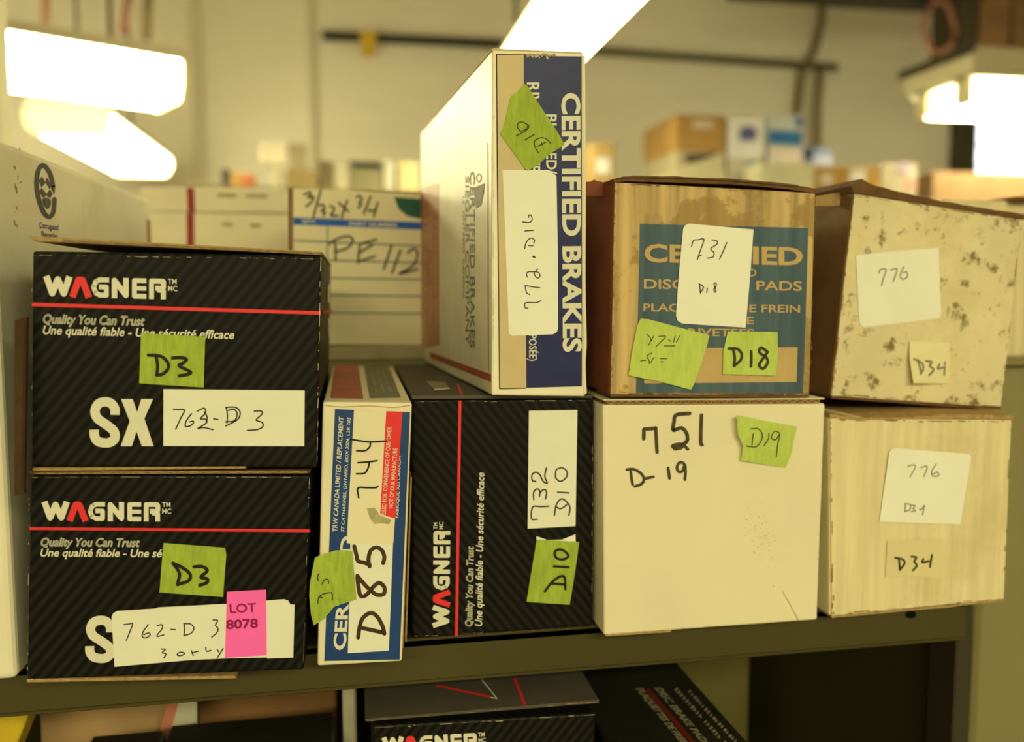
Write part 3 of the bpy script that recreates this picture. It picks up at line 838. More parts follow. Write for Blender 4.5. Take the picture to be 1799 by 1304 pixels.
# ------------------------------------------------------------------ black box on its side, D10
fE = vface(onz(885, 1112, ZS), -.45)
b4 = carton('brake_pad_box', 'black brake pad box standing on its side, marked 732 D10', fE,
            [(724.5, 703.5), (1043, 702), (1041.5, 1104.5), (724, 1121)], .24, BLACKB2)
sheet('top_flap', fE, [(722, 695), (1042, 694), (1042, 700), (724, 702)], .238, LIDLIT, b4)
U = T(740, 820, .2299)
logo(fE, *U([(216, 1235), (222, 490), (86, 1235)]), .3, b4)
line('red_stripe', fE, (808, 704), (801.8, 1117.5), 5.0, .3, PRINTR, b4)
text(fE, 'Quality You Can Trust', *U([(387, 1222), (400, 608), (336, 1222)]), .3, PRINTC, b4, .018, .22, name='printed_slogan')
text(fE, 'Une qualité fiable - Une sécurité efficace', *U([(463, 1218), (480, 45), (411, 1218)]), .3, PRINTC, b4, .018, .22, name='printed_slogan')
C = T(900, 700, .2913)
st = poly('sticker', fE, C([(100, 75), (392, 70), (380, 770), (92, 785)]), .45, WHITE, b4)
pen('handwriting', fE, [C(s) for s in [[(150, 728), (115, 725), (122, 655), (170, 653), (220, 650)], [(128, 610), (128, 565), (150, 545), (165, 560), (163, 590)], [(163, 575), (185, 550), (205, 560), (200, 605)],
    [(140, 500), (120, 495), (118, 460), (140, 445), (165, 460), (185, 500), (210, 510), (195, 470), (205, 418)],
    [(340, 705), (345, 650), (300, 605), (265, 640), (253, 705)], [(260, 650), (285, 665), (310, 655), (328, 640)], [(272, 565), (340, 570)],
    [(260, 460), (265, 430), (300, 418), (328, 440), (325, 475), (290, 500), (262, 480), (260, 460)]]], 2.7, .55, INKF, st)
poly('torn_paper', fE, C([(145, 832), (215, 855), (300, 852), (380, 820), (382, 880), (147, 880)]), .35, WHITE2, b4)
tp = poly('masking_tape', fE, C([(147, 850), (402, 865), (375, 1060), (345, 1243), (215, 1235), (85, 1225), (115, 1040)]), .6, TAPE, b4)
pen('handwriting', fE, [C(s) for s in [[(195, 1162), (250, 1095), (310, 1072), (318, 1150)], [(232, 1115), (275, 1118), (316, 1122)], [(250, 1012), (338, 1018)],
    [(255, 945), (258, 920), (290, 910), (325, 930), (335, 955), (305, 970), (270, 965), (255, 945)]]], 4.4, .7, INK, tp)
worn_edge(fE, (726, 706), (1041, 704), .35, b4, 1.3, .8, 11)
worn_edge(fE, (728, 1118), (1040, 1103), .35, b4, 1.4, .5, 12)
worn_edge(fE, (1041, 710), (1039.5, 1100), .35, b4, 1.2, .4, 13)
fEt = top_face(fE, (722, 695), (1042, 694))
poly('red_stripe', fEt, [(808, 693.5), (813, 693.5), (806, 676), (802.5, 676)], .35, PRINTR, b4, thick=.1)
poly('top_print', fEt, [(765, 687), (790, 684), (782, 672), (748, 670)], .35, mat('dim_top_print', (.26, .23, .17), .6, .3, .2), b4, thick=.1)
line('top_print', fEt, (763, 686), (790, 683.5), 2.2, .45, PRINTC, b4)

# ------------------------------------------------------------------ tall upright box, D16
zE = fE.hit(880, 694)[2]
fF = vface(onz(946, 696, zE), 3.9)
b5 = carton('brake_shoe_box', 'tall white and navy brake shoe box standing upright, marked D16', fF,
            [(864.5, 87), (1026, 92), (1029, 697), (864, 695)], .285, GLOSSW)
sheet('top_flap', fF, [(864, 84.5), (1023, 91), (1023, 95), (864, 88)], .27, BEIGE, b5)
C = T(860, 80, .184); D = T(860, 490, .161); E2 = T(860, 290, .161)
poly('beige_label', fF, [(873, 96), (921, 95), (925, 682), (878, 682)], .2, BEIGE, b5, thick=.1)
pen('border_line', fF, [[(921, 94.8), (872.2, 95.8), (873.5, 300), (877.6, 683), (924, 682)]], 1.7, .3, INK, b5, False, False, False)
nv = poly('navy_print', fF, [(920, 95), (960, 95.5), (972, 99), (1021.5, 99.5), (1022.5, 560), (1022, 678.7), (924.5, 681.6)], .35, NAVY, b5, thick=.1)
r = random.Random(5)
for k in range(46):
    xx = r.uniform(925, 974); yy = 95.5 + abs(r.gauss(0, 5)) * (1 - abs(xx - 952) / 40)
    s_ = r.uniform(.8, 2.6)
    poly('scuff', fF, [(xx - s_, yy - s_ * .6), (xx + s_ * .5, yy - s_), (xx + s_, yy + s_ * .4), (xx - s_ * .3, yy + s_)], .42, BEIGE, nv, thick=.05)
text(fF, 'CERTIFIED BRAKES', (987.5, 163.5), (990, 619), (1017.5, 163.3), .45, PRINTC, b5, .034)
text(fF, 'RIV', (926, 145), (926.5, 187), (946.5, 145), .45, PRINTC, b5, .02)
text(fF, 'EE', (928, 283), (928, 300), (948, 283), .45, PRINTC, b5, .02)
text(fF, 'BU', (959, 201), (959.5, 235), (977, 201), .45, PRINTC, b5, .02)
text(fF, 'ED/', (959.5, 269.5), (960, 306), (977, 269.5), .45, PRINTC, b5, .02)
text(fF, 'POSÉE)', (929.2, 588), (929.6, 634), (942, 588), .45, PRINTC, b5, .012)
st = poly('sticker', fF, [(882.5, 299), (963, 299), (977, 309), (979.5, 440), (980, 577), (978, 583), (971, 587.5), (897, 590), (893.5, 585), (888, 440)], .6, WHITE2, b5)
pen('handwriting', fF, [E2(s) for s in [[(420, 575), (430, 545), (455, 560), (460, 600), (430, 628), (360, 622)], [(382, 722), (475, 715)], [(380, 912), (395, 850), (440, 800), (485, 815), (480, 855)],
    [(420, 880), (472, 882)], [(408, 1222), (400, 1185), (430, 1165), (490, 1165), (520, 1135)], [(490, 1165), (490, 1205), (525, 1235), (548, 1210), (530, 1175), (490, 1165)]]] +
    [dict(p=E2([(473, 1000), (487, 1006)]), w=3.4)] +
    [D(s) for s in [[(385, 72), (470, 88), (545, 98)], [(385, 75), (400, 150), (435, 172)], [(560, 238), (500, 260), (390, 262), (385, 315), (415, 320)]]], 1.9, .72, INKF, st)
tp = poly('masking_tape', fF, C([(325, 370), (355, 385), (470, 565), (640, 820), (712, 945), (690, 965), (560, 1045), (470, 1135), (365, 1197), (345, 1190), (100, 845), (135, 770), (200, 490), (285, 420)]), .95, TAPE, b5)
pen('handwriting', fF, [C(s) for s in [[(320, 735), (275, 740), (262, 780), (295, 820), (345, 800), (360, 770)], [(325, 740), (370, 770), (345, 815), (250, 865)], [(425, 850), (335, 905)],
    [(465, 1030), (425, 960), (430, 910), (480, 885), (530, 890), (580, 935)], [(455, 965), (535, 925)], [(490, 930), (500, 955)]]], 1.8, 1.08, INKF, tp)
a_ = math.radians(3.9)
fFs = edge_face(fF, (864.5, 87), (864, 695), -1)
poly('red_band', fFs, [(739, 330), (771, 322), (772, 606), (753, 611), (739, 604)], .2, mat('rubbed_red_print', (.50, .19, .11), .45, .4, .2, 40, stain=((.70, .50, .34), 22, .48, .75, .7)), b5, thick=.1)
for k, xx in enumerate((745, 754, 763)):
    microprint(fFs, (xx + 2.5, 345), (xx + 3, 590), 4.5, .35, PINKTEXT, b5, k, 6)
text(fFs, 'CERTIFIED BRAKES', (826, 301), (826.5, 612), (834, 301), .25, GREYP, b5, .01)
text(fFs, 'SIEGLER COMPANY', (818, 309), (818.5, 606), (824.5, 309), .25, GREYP, b5, .0)
text(fFs, 'LE  ONTARIO  CANADA', (813, 345), (813.3, 525), (816.5, 345), .25, GREYP, b5, .0)
poly('grey_badge', fFs, [(835, 329), (852, 322), (850, 340), (846, 360), (837, 366), (834.5, 350)], .25, GREYP, b5, thick=.1)
pen('registered_mark', fFs, [[(842, 305), (846, 312), (842, 320), (837, 313), (842, 305)]], 1.3, .25, GREYP, b5)
poly('rust_stripe', fFs, [(756, 619), (863, 658), (863, 671), (756, 629)], .25, PINKRED, b5, thick=.1)
line('side_line', fFs, (857, 250), (858.5, 652), 1.2, .25, PINKRED, b5)
worn_edge(fF, (867, 92), (867, 690), .25, b5, 1.6, 1.0, 14, BEIGE)
pen('right_fold', fF, [[(1025, 100), (1026.5, 300), (1026, 500), (1028, 600), (1026, 640), (1028, 690)]], 4.5, .4, CREAM, b5)

# ------------------------------------------------------------------ cream box, D19
fG = vface(onz(1250, 1104, ZS), 0)
b6 = carton('brake_pad_box', 'plain cream box hand-marked 751 and D-19 in thick marker', fG,
            [(1059, 711), (1450, 709), (1436, 1090.5), (1061, 1117)], .25, CREAM)
sheet('top_flap', fG, [(1060, 702), (1449, 699.5), (1450, 702), (1060, 704.5)], .245, CREAM, b6)
abox_q = [(1062, 704.5), (1440, 702), (1440, 708), (1062, 710)]
sheet('flap_gap', fG, abox_q, .24, BOARD_D, b6)
zigzag(fG, (1066, 707.5), (1440, 704.8), 5.6, 28, .6, b6, lw=1.3, seed=2)
C = T(1080, 700, .189)
pen('handwriting', fG, [dict(p=C(p), w=w_) for p, w_ in [
    ([(268, 375), (270, 320), (274, 287), (330, 283), (380, 276)], 6.4), ([(380, 276), (386, 400), (392, 500)], 6.0),
    ([(695, 140), (570, 155), (550, 220), (543, 295), (620, 275), (668, 330), (668, 400), (600, 440), (545, 440)], 6.6),
    ([(545, 445), (600, 432), (615, 450), (560, 462)], 9), ([(650, 445), (678, 472)], 5.4), ([(805, 155), (800, 280), (798, 410), (810, 432)], 6.4),
    ([(110, 662), (180, 660), (250, 705), (270, 760), (240, 800), (185, 818)], 5), ([(148, 685), (155, 745), (165, 800)], 5), ([(283, 745), (358, 730)], 5),
    ([(495, 648), (508, 742)], 5.4), ([(650, 650), (640, 605), (600, 597), (577, 640), (592, 680), (625, 678), (642, 640)], 5.0), ([(652, 620), (656, 690), (650, 755)], 5.2)]],
    5, .3, mat('olive_black_marker', (.070, .058, .030), .7, .2, .3, 300), b6)
tpts = C([(1100, 150), (1180, 165), (1400, 210), (1690, 262), (1660, 400), (1640, 500), (1625, 540), (1585, 645), (1400, 615), (1160, 572), (1170, 440), (1150, 390), (1115, 330), (1108, 240)])
tp = poly('masking_tape', fG, tpts, .5, TAPE_L, b6, [4.5, 1.2, 0, 0, 0, .4, .4, 0, 0, 2.0, 3.0, 3.6, 4.4, 4.6])
pen('handwriting', fG, [C(s) for s in [[(1262, 320), (1256, 380), (1255, 430)], [(1235, 275), (1310, 275), (1350, 330), (1335, 400), (1290, 445), (1200, 435)], [(1412, 320), (1410, 370), (1372, 435)],
    [(1520, 320), (1470, 300), (1440, 360), (1480, 380), (1520, 330), (1500, 440), (1490, 545)]]], 1.8, .65, INKF, tp, liftf=LIFT[tp.name])
r = random.Random(11); sp_ = []
for k in range(70):
    xx, yy = r.gauss(1335, 14), r.gauss(940, 26); xx += (yy - 940) * .35
    sp_.append(dict(p=[(xx, yy), (xx + r.uniform(.3, 1.5), yy + r.uniform(-1, 1))], w=r.uniform(.8, 2.2)))
pen('smudge', fG, sp_, 2, .22, mat('faint_grey_smudge', (.62, .56, .38), .8, .1, .2, 300), b6)
pen('crease', fG, [[(1375, 1040), (1392, 1070), (1402, 1090)]], 1.0, .25, BOARD, b6)
sheet('bottom_flap', fG, [(1064, 1116), (1180, 1108), (1180, 1111.5), (1064, 1119)], .03, BOARD, b6)

# ------------------------------------------------------------------ tan box with teal print, D18
zG = fG.hit(1250, 699)[2]
fH = vface(onz(1246, 696, zG + .0012), 1.0, flutes(.0098, .62, 2.0))
b7 = carton('brake_pad_box', 'worn tan corrugated box with teal print, marked 731 D18', fH,
            [(1078, 319), (1432, 338), (1421, 696), (1070, 693.5)], .25, RUST)
q7 = [(1079, 321), (1430, 340), (1419.5, 694), (1071.5, 692)]
grid('front_panel', fH, q7, 1.0, TAN, b7, 150, 24)
bt = grid('teal_print', fH, [(1122.7, 393.6), (1418.8, 401), (1410, 691.5), (1116.3, 690.5)], 1.15, TEAL, b7, 130, 18)
grid('unprinted_panel', fH, [(1133, 612), (1399, 610), (1397.5, 671), (1130.5, 673.5)], 1.3, TANP, b7, 110, 4)
C = T(1090, 380, .19455); D = T(1090, 550, .19455)
for s, q, dn in (('CERTIFIED', C([(208, 408), (1634, 440), (208, 258)]), 90), ('AND', C([(1000, 540), (1217, 545), (1000, 472)]), 20),
                 ('DISC BRAKE PADS', C([(203, 653), (1627, 673), (203, 570)]), 90), ('PLAQUETTES DE FREIN', C([(200, 856), (1610, 869), (200, 790)]), 90),
                 ('E', C([(1132, 972), (1197, 975), (1132, 908)]), 6), ('RIVETEES', D([(600, 204), (1200, 210), (600, 140)]), 40)):
    text(fH, s, q[0], q[1], q[2], 1.32, TANP, b7, .016 if s != 'CERTIFIED' else .03, wave=True, dense=dn)
st = poly('sticker', fH, C([(555, 110), (575, 82), (610, 68), (900, 96), (1187, 122), (1155, 560), (1115, 1005), (820, 986), (545, 968), (505, 945), (490, 900), (515, 520)]), 2.3, WHITE2, b7)
pen('handwriting', fH, [C(s) for s in [[(628, 275), (645, 222), (690, 214), (740, 210), (715, 290), (680, 392)], [(695, 362), (715, 352)], [(810, 215), (855, 225), (855, 255), (800, 295), (830, 330), (820, 370), (770, 380)],
    [(945, 240), (912, 320), (880, 388)], [(698, 610), (704, 650), (708, 690)], [(698, 612), (735, 640), (708, 695)], [(770, 650), (765, 690)],
    [(830, 610), (850, 605), (845, 640), (830, 655), (835, 685), (848, 680), (840, 650), (830, 610)]]], 2.0, 2.42, INKF, st)
tp = poly('masking_tape', fH, D([(170, 50), (240, 55), (500, 125), (790, 200), (770, 280), (715, 460), (650, 640), (622, 690), (360, 620), (62, 560), (80, 430), (100, 310), (140, 110)]), 2.55, TAPE_L, b7)
tp['label'] = 'large crumpled green tape'
pen('handwriting', fH, [D(s) for s in [[(225, 190), (262, 235), (240, 290)], [(285, 205), (265, 250)], [(330, 210), (395, 210), (350, 260), (305, 305)], [(420, 240), (440, 255)], [(480, 205), (465, 260)], [(520, 205), (490, 265)],
    [(380, 295), (480, 295)], [(270, 360), (225, 385), (245, 425), (250, 455), (290, 400)], [(170, 430), (215, 425)], [(345, 410), (405, 410)], [(350, 438), (372, 438)]]], 1.5, 2.67, INKF, tp)
tp = poly('masking_tape', fH, D([(955, 165), (1402, 170), (1405, 400), (1385, 562), (1150, 556), (910, 550), (915, 340)]), 2.55, TAPE_L, b7)
pen('handwriting', fH, [D(s) for s in [[(1000, 320), (1015, 400), (1008, 475)], [(960, 320), (1030, 320), (1075, 360), (1070, 420), (1010, 475)], [(1163, 345), (1165, 410), (1162, 478)],
    [(1300, 340), (1250, 310), (1238, 355), (1300, 400), (1310, 450), (1270, 500), (1235, 470), (1262, 420), (1312, 350)]]], 5.0, 2.67, INKF, tp)
# ragged lid edges
def ragged(face, top, bot, depth, material, parent, name, off=0.0):
    """torn board edge: irregular strip given by matching upper and lower outlines, carried back into the box"""
    vs = []; n = len(top)
    for (x, y) in list(top) + list(bot): vs.append(face.map(x, y, off, False))
    vs += [v - face.n * depth for v in vs]
    N = 2 * n; fs = []
    for i in range(n - 1):
        fs += [[i, n + i, n + i + 1, i + 1], [N + i, N + i + 1, N + n + i + 1, N + n + i], [i, i + 1, N + i + 1, N + i], [n + i, N + n + i, N + n + i + 1, n + i + 1]]
    fs += [[0, N, N + n, n], [n - 1, 2 * n - 1, N + 2 * n - 1, N + n - 1]]
    o = mesh_obj(name, vs, fs, material, parent)
    bm = bmesh.new(); bm.from_mesh(o.data); bmesh.ops.recalc_face_normals(bm, faces=list(bm.faces)); bm.to_mesh(o.data); bm.free()
    return o
def jag(a, n, amp, seed):
    r = random.Random(seed); P = [np.array(p, float) for p in a]; out = []
    for i in range(len(P) - 1):
        for k in range(n):
            out.append(P[i] + (P[i + 1] - P[i]) * k / n + np.array([0, r.uniform(-amp, amp)]))
    out.append(P[-1]); return out
ragged(fH, jag([(1077, 315), (1100, 309.5), (1180, 312), (1296, 315), (1388, 324), (1432, 332)], 6, .8, 21), jag([(1078, 321), (1100, 319), (1180, 321), (1296, 325), (1388, 333), (1431, 341)], 6, .4, 22), .24, BOARD_D, b7, 'top_flap', 1.4)
ragged(fH, jag([(1082, 312.5), (1110, 310), (1200, 311.5), (1300, 317), (1400, 326)], 7, 1.0, 23), jag([(1082, 315), (1110, 312.5), (1200, 314), (1300, 320), (1400, 329)], 7, .4, 24), .2, BOARD_D, b7, 'torn_liner', 2.4)
ragged(fH, jag([(1072, 692), (1140, 690), (1230, 694), (1330, 690), (1420, 693)], 6, .9, 25), jag([(1072, 697), (1140, 697), (1230, 698.5), (1330, 698), (1420, 698)], 6, .3, 26), .03, BOARD_D, b7, 'bottom_flap', 1.2)
fHl = Face(fH.hit(1077, 400), (-math.cos(math.radians(1)), -math.sin(math.radians(1)), 0))
# raised side flap, rust brown
fo2 = vface(fH.hit(1077, 400) + np.array([0, .02, 0]), 1.0)
ragged(fo2, jag([(1029, 319), (1045, 317), (1060, 320), (1074, 318)], 4, 1.6, 27), jag([(1029, 345), (1045, 345), (1060, 345), (1074, 345)], 4, .2, 28), .003, RUST, b7, 'side_flap', 0)

# ------------------------------------------------------------------ cream boxes at the right, D34
fJ = vface(onz(1610, 1070, ZS), 1.6, flutes(.0085, .42, 5.0))
b9 = carton('brake_pad_box', 'lower cream corrugated box at the right end, marked 776 D34', fJ,
            [(1456, 733), (1776, 737), (1762.5, 1054), (1457, 1083.5)], .25, CREAM_OLD)
grid('front_panel', fJ, [(1457.5, 735), (1775, 738.5), (1761.5, 1052), (1460, 1081)], .8, CREAM_OLD, b9, 140, 20)
ragged(fJ, jag([(1456, 727), (1500, 734), (1580, 733), (1680, 728), (1778, 729)], 6, .7, 31), jag([(1456, 734), (1500, 738), (1580, 737), (1680, 735), (1778, 737)], 6, .4, 32), .24, BOARD, b9, 'top_flap', 1.2)
ragged(fJ, jag([(1459, 1081), (1560, 1072), (1660, 1063), (1762, 1051)], 7, 1.0, 33), jag([(1460, 1085), (1560, 1076), (1660, 1067), (1763, 1055)], 7, .5, 34), .02, BOARD, b9, 'bottom_flap', 1.0)
C = T(1530, 780, .1763)
poly('yellowed_tape', fJ, C([(150, 955), (700, 950), (690, 1320), (130, 1320)]), 1.75, mat('yellowed_tape', (.71, .63, .36), .6, .3, .05, 30), b9, thick=.1)
st = poly('sticker', fJ, C([(165, 90), (175, 62), (195, 45), (230, 38), (940, 95), (965, 102), (975, 120), (978, 150), (870, 795), (68, 770)]), 1.95, WHITE2, b9)
pen('handwriting', fJ, [C(s) for s in [[(350, 225), (365, 210), (425, 215), (370, 325)], [(475, 230), (540, 222), (505, 325)], [(630, 195), (585, 270), (600, 315), (655, 310), (640, 275), (600, 295)],
    [(320, 590), (375, 600), (365, 650), (320, 668)], [(325, 600), (320, 660)], [(385, 605), (420, 610), (400, 640), (425, 660), (380, 670)], [(465, 640), (480, 650), (515, 605)], [(510, 620), (495, 700)]]], 1.9, 2.07, PENCIL, st)
pen('handwriting', fJ, [C(s) for s in [[(225, 1130), (290, 1140), (320, 1180), (270, 1250)], [(262, 1140), (268, 1200), (270, 1250)], [(385, 1115), (435, 1125), (415, 1165), (440, 1205), (400, 1255)], [(505, 1140), (495, 1175), (560, 1160)], [(590, 1100), (570, 1220)]]], 3.6, 1.9, INKF, b9)
# upper, tilted
zJ = fJ.hit(1776, 729)[2]
fI = vface(onz(1757, 717.5, zJ), 1.6, flutes(.012, .08, 8.0))
b8 = carton('brake_pad_box', 'upper cream corrugated box with black mould spots, tilted, marked 776', fI,
            [(1499, 338), (1797, 384), (1758, 717), (1458, 696)], .25, BROWN)
grid('front_panel', fI, [(1500, 341), (1795, 386.5), (1757, 715.5), (1460, 695)], .5, CREAM_MOLD, b8, 100, 20)
ragged(fI, jag([(1494, 327), (1513, 314.6), (1530, 324), (1569, 335), (1650, 353), (1730, 367), (1799, 377)], 4, .7, 35), jag([(1499, 341), (1513, 341), (1530, 344), (1569, 350), (1650, 364), (1730, 376), (1799, 386)], 4, .4, 36), .24, BOARD_D, b8, 'top_flap', .9)
ragged(fI, jag([(1459, 695), (1560, 702), (1660, 710), (1757, 714)], 7, .8, 37), jag([(1460, 700), (1560, 707), (1660, 714.5), (1757, 719.5)], 7, .5, 38), .24, BOARD_D, b8, 'bottom_flap', .7)
C = T(1500, 430, .1994)
st = poly('sticker', fI, C([(12, 92), (370, 58), (735, 28), (762, 600), (750, 645), (420, 687), (90, 728), (50, 705), (40, 670)]), 1.0, WHITE2, b8)
pen('handwriting', fI, [C(s) for s in [[(215, 250), (222, 222), (275, 218), (250, 300), (235, 360)], [(315, 225), (372, 215), (338, 325)], [(432, 195), (400, 270), (420, 305), (462, 285), (455, 240), (425, 250)]]], 2.1, 1.12, PENCIL, st)
tp = poly('torn_tape', fI, C([(480, 850), (835, 865), (838, 1040), (830, 1225), (640, 1222), (470, 1212), (460, 1000)]), 1.0, mat('cream_tape', (.78, .72, .44), .6, .3, .04, 30), b8, [.5, 0, 0, 0, 1.5, 6, 3.0])
pen('handwriting', fI, [C(s) for s in [[(500, 1005), (570, 1040), (575, 1090), (545, 1135)], [(535, 1010), (545, 1070), (550, 1130)], [(610, 1022), (665, 1030), (640, 1065), (675, 1095), (625, 1145)], [(735, 1050), (715, 1090), (785, 1075)], [(790, 1035), (778, 1145)]]],
    3.4, 1.15, PENCIL, tp, liftf=LIFT[tp.name])
# side flap of the upper box, left
fo3 = vface(fI.hit(1490, 400) + np.array([0, .015, 0]), 1.6)
ragged(fo3, jag([(1433, 346), (1450, 342), (1470, 339), (1492, 337)], 4, 1.0, 41), jag([(1433, 362), (1450, 362), (1470, 362), (1492, 362)], 4, .2, 42), .003, TAN, b8, 'side_flap', 0)

GRIME = mat('brown_edge_grime', (.24, .15, .06), .85, .1, .4, 300)
for f_, par, o_, es in ((fH, b7, 2.0, (((1080, 324), (1073, 690)), ((1429, 345), (1420, 690)), ((1080, 323), (1428, 341)), ((1074, 689), (1418, 691)))),
                        (fJ, b9, 1.7, (((1458, 740), (1461, 1078)), ((1773, 742), (1761, 1048)), ((1462, 1079), (1760, 1050)), ((1459, 738), (1773, 741)))),
                        (fI, b8, .95, (((1500, 345), (1461, 692)), ((1793, 390), (1756, 712)), ((1462, 693), (1755, 713)), ((1502, 344), (1793, 388)))),
                        (fG, b6, .25, (((1063, 1114), (1433, 1089)), ((1448, 716), (1435, 1086))))):
    for k, (a, b) in enumerate(es):
        worn_edge(f_, a, b, o_, par, 2.6 if par is not b6 else 1.2, .8, 60 + k, GRIME)
# ------------------------------------------------------------------ stored behind the front row
fP = vface((0, .82, 0), 0)
zb = fP.hit(620, 607)[2]
b = px_box(fP, [(506, 329), (775, 338), (775, 607), (506, 606)], .16)
t = thing('parts_bin_box', (b[2] + b[3] + b[6] + b[7]) / 4, 'cream parts box with blue ruled label, marked PE 112, behind the row', 'box')
bm_obj('body', hexa(b, .001), BROWN, t)
poly('ruled_label', fP, [(515, 331), (600, 333), (668, 338), (775, 342), (775, 606), (515, 605)], .4, BINW, t)
C = T(500, 320, .138)
poly('blue_band', fP, [(515.5, 382), (775, 392), (775, 405), (515.5, 395)], .6, BLUEL, t, thick=.1)
for y0, y1 in ((422.5, 434), (456, 463), (487.5, 492), (518, 521), (549, 551.5)):
    line('ruled_line', fP, (516, y0), (775, y1), 2.6, .6, mat('faint_blue_rule', (.13, .17, .17), .7, .2, .1), t)
line('ruled_line', fP, (575.5, 397), (574, 600), 2.0, .6, MATS['faint_blue_rule'], t)
text(fP, 'QTY.', *C([(222, 520), (405, 527), (222, 475)]), .8, BINW, t, .02)
text(fP, 'PART NUMBER', *C([(825, 552), (1440, 575), (825, 505)]), .8, BINW, t, .02)
poly('green_corner', fP, C([(1395, 190), (1690, 215), (1900, 225), (1900, 470), (1690, 460), (1560, 430), (1450, 340)]), .7, mat('dark_green_print', (.012, .09, .06), .6, .3, .2, 60), t, thick=.1)
pen('handwriting', fP, [C(s) for s in [[(250, 160), (320, 130), (330, 165), (300, 200), (370, 190), (345, 250), (275, 310)], [(460, 105), (365, 450)], [(440, 300), (490, 290), (510, 340), (470, 365), (515, 390), (490, 430)],
    [(580, 310), (620, 320), (630, 360), (590, 425), (680, 430)], [(690, 265), (750, 320), (810, 375)], [(800, 235), (760, 340), (725, 455)], [(915, 190), (960, 180), (985, 230), (950, 260), (975, 290), (935, 330)],
    [(1095, 185), (1010, 400)], [(1075, 350), (1085, 370), (1160, 355)], [(1185, 260), (1135, 440)],
    [(640, 770), (650, 880), (650, 1000)], [(570, 790), (650, 730), (800, 690), (870, 740), (800, 840), (640, 890)], [(960, 790), (945, 900), (935, 1030)], [(950, 790), (1170, 730)], [(950, 900), (1120, 800)],
    [(950, 1010), (1150, 945)], [(1365, 800), (1260, 1110)], [(1475, 870), (1365, 1160)], [(1570, 900), (1640, 850), (1690, 900), (1640, 1060), (1460, 1170), (1690, 1110)]]], 3.6, .95, INKF, t)
# flat cartons under it
t = thing('support_carton', (.02, .90, ZS), 'dull flat carton under the ruled PE 112 box', 'carton')
p = fP.hit(520, 609); q = fP.hit(800, 609)
abox('body', p[0] - .02, q[0], .80, 1.0, ZS, zb - .002, OLIVE_L, t, .002)
abox('lid', p[0] - .022, q[0] + .002, .797, 1.002, zb - .012, zb - .0003, mat('dull_lid', (.40, .35, .20), .7, .2, .1), t, .001)
# stacked white cartons with a red tape, further back
fW = vface((0, 1.06, 0), 0)
for k, (yt, yb, dp, lb_) in enumerate(((331, 374, .25, 'upper white carton with red tape, behind the left black boxes'), (376, 446, .25, 'white carton with red tape under the other taped white carton'))):
    qd = [(245, yt - 4), (503, yt), (503, yb), (245, yb - 2)]
    c = px_box(fW, qd, dp)
    if k == 1:
        for i in (2, 3, 6, 7): c[i][2] = ZS
    t = thing('white_carton', (c[2] + c[3] + c[6] + c[7]) / 4, lb_, 'carton', 'white cartons with red tape')
    bm_obj('body', hexa(c, .002), mat('pale_carton', (.78, .72, .54), .75, .2, .04, 15), t)
    bot = yb if k == 0 else 640
    poly('red_tape', fW, [(328, yt - 1), (341, yt - 1), (343, bot), (330, bot)], .5, mat('dark_red_tape', (.30, .022, .022), .6, .3, .1), t)
    FA = mat('faint_carton_print', (.36, .31, .17), .8, .2, .3, 120)
    for x0, x1, yy, hh in ((382, 415, yt + 12, 7), (432, 470, yt + 13, 6)) if k == 0 else ((390, 408, yt + 18, 6), (440, 458, yt + 20, 6)):
        line('faint_print', fW, (x0, yy), (x1, yy + 1), hh, .5, FA, t)
line_y = 405
# cream box on the steel cabinet
fQ = vface((0, .74, 0), 0)
p = fQ.hit(1712, 352)
t = thing('cream_carton', (p[0] + .12, .84, CABZ), 'cream carton on the olive cabinet at the right edge', 'carton', None)
abox('body', p[0] - .03, p[0] + .25, .74, .98, CABZ, fQ.hit(1790, 353)[2], CREAM_OLD, t, .002)
abox('top_flap', p[0] + .035, p[0] + .25, .73, .98, fQ.hit(1790, 353)[2] - .002, fQ.hit(1790, 347)[2], BOARD_D, t, .0008)

# ------------------------------------------------------------------ lower shelf
fL = vface((0, .532, 0), -.5)
zL = fL.hit(850, 1265)[2]
qd = [(654, 1276), (1046, 1254), (1040, 1560), (660, 1590)]
c = px_box(fL, qd, .24)
for i in (2, 3, 6, 7): c[i][2] = LZ + .0004
b10 = thing('brake_pad_box', (c[2] + c[3] + c[6] + c[7]) / 4, 'black brake pad box on the shelf below, only its top showing', 'box', 'brake part boxes on the shelf')
bm_obj('body', hexa(c, .0014), BLACKB, b10)
U = T(640, 1190, .23346)
sheet('top_flap', fL, [(641, 1264), (1053, 1230), (1053, 1236), (642, 1268.5)], .235, LIDLIT, b10)
fLt = Face((0, 0, fL.hit(850, 1247)[2]), (0, 0, 1))
top3 = [fL.hit(641, 1264), fL.hit(1053, 1230)]
nn_ = np.cross(top3[1] - top3[0], -fL.n); nn_ = nn_ if nn_[2] > 0 else -nn_
fLt = Face(top3[0], nn_)
line('red_stripe', fLt, U([(1132, 10)])[0], U([(1208, 212)])[0], 5, .3, PRINTR, b10)
pen('top_print', fLt, [U([(882, 20), (998, 163), (950, 156)])], 2, .3, PRINTC, b10, False, False, False)
line('top_print', fLt, U([(540, 65)])[0], U([(948, 152)])[0], 3.6, .3, PRINTR, b10)
logo(fL, *U([(134, 575), (852, 540), (126, 452)]), .3, b10)
worn_edge(fL, (644, 1265.5), (1050, 1232.5), .5, b10, 1.8, .9, 51, BOARD)
worn_edge(fL, (656, 1279), (1045, 1256), .3, b10, 1.8, .8, 52)
sd = Face(fL.hit(1046, 1254), (1, 0, 0))
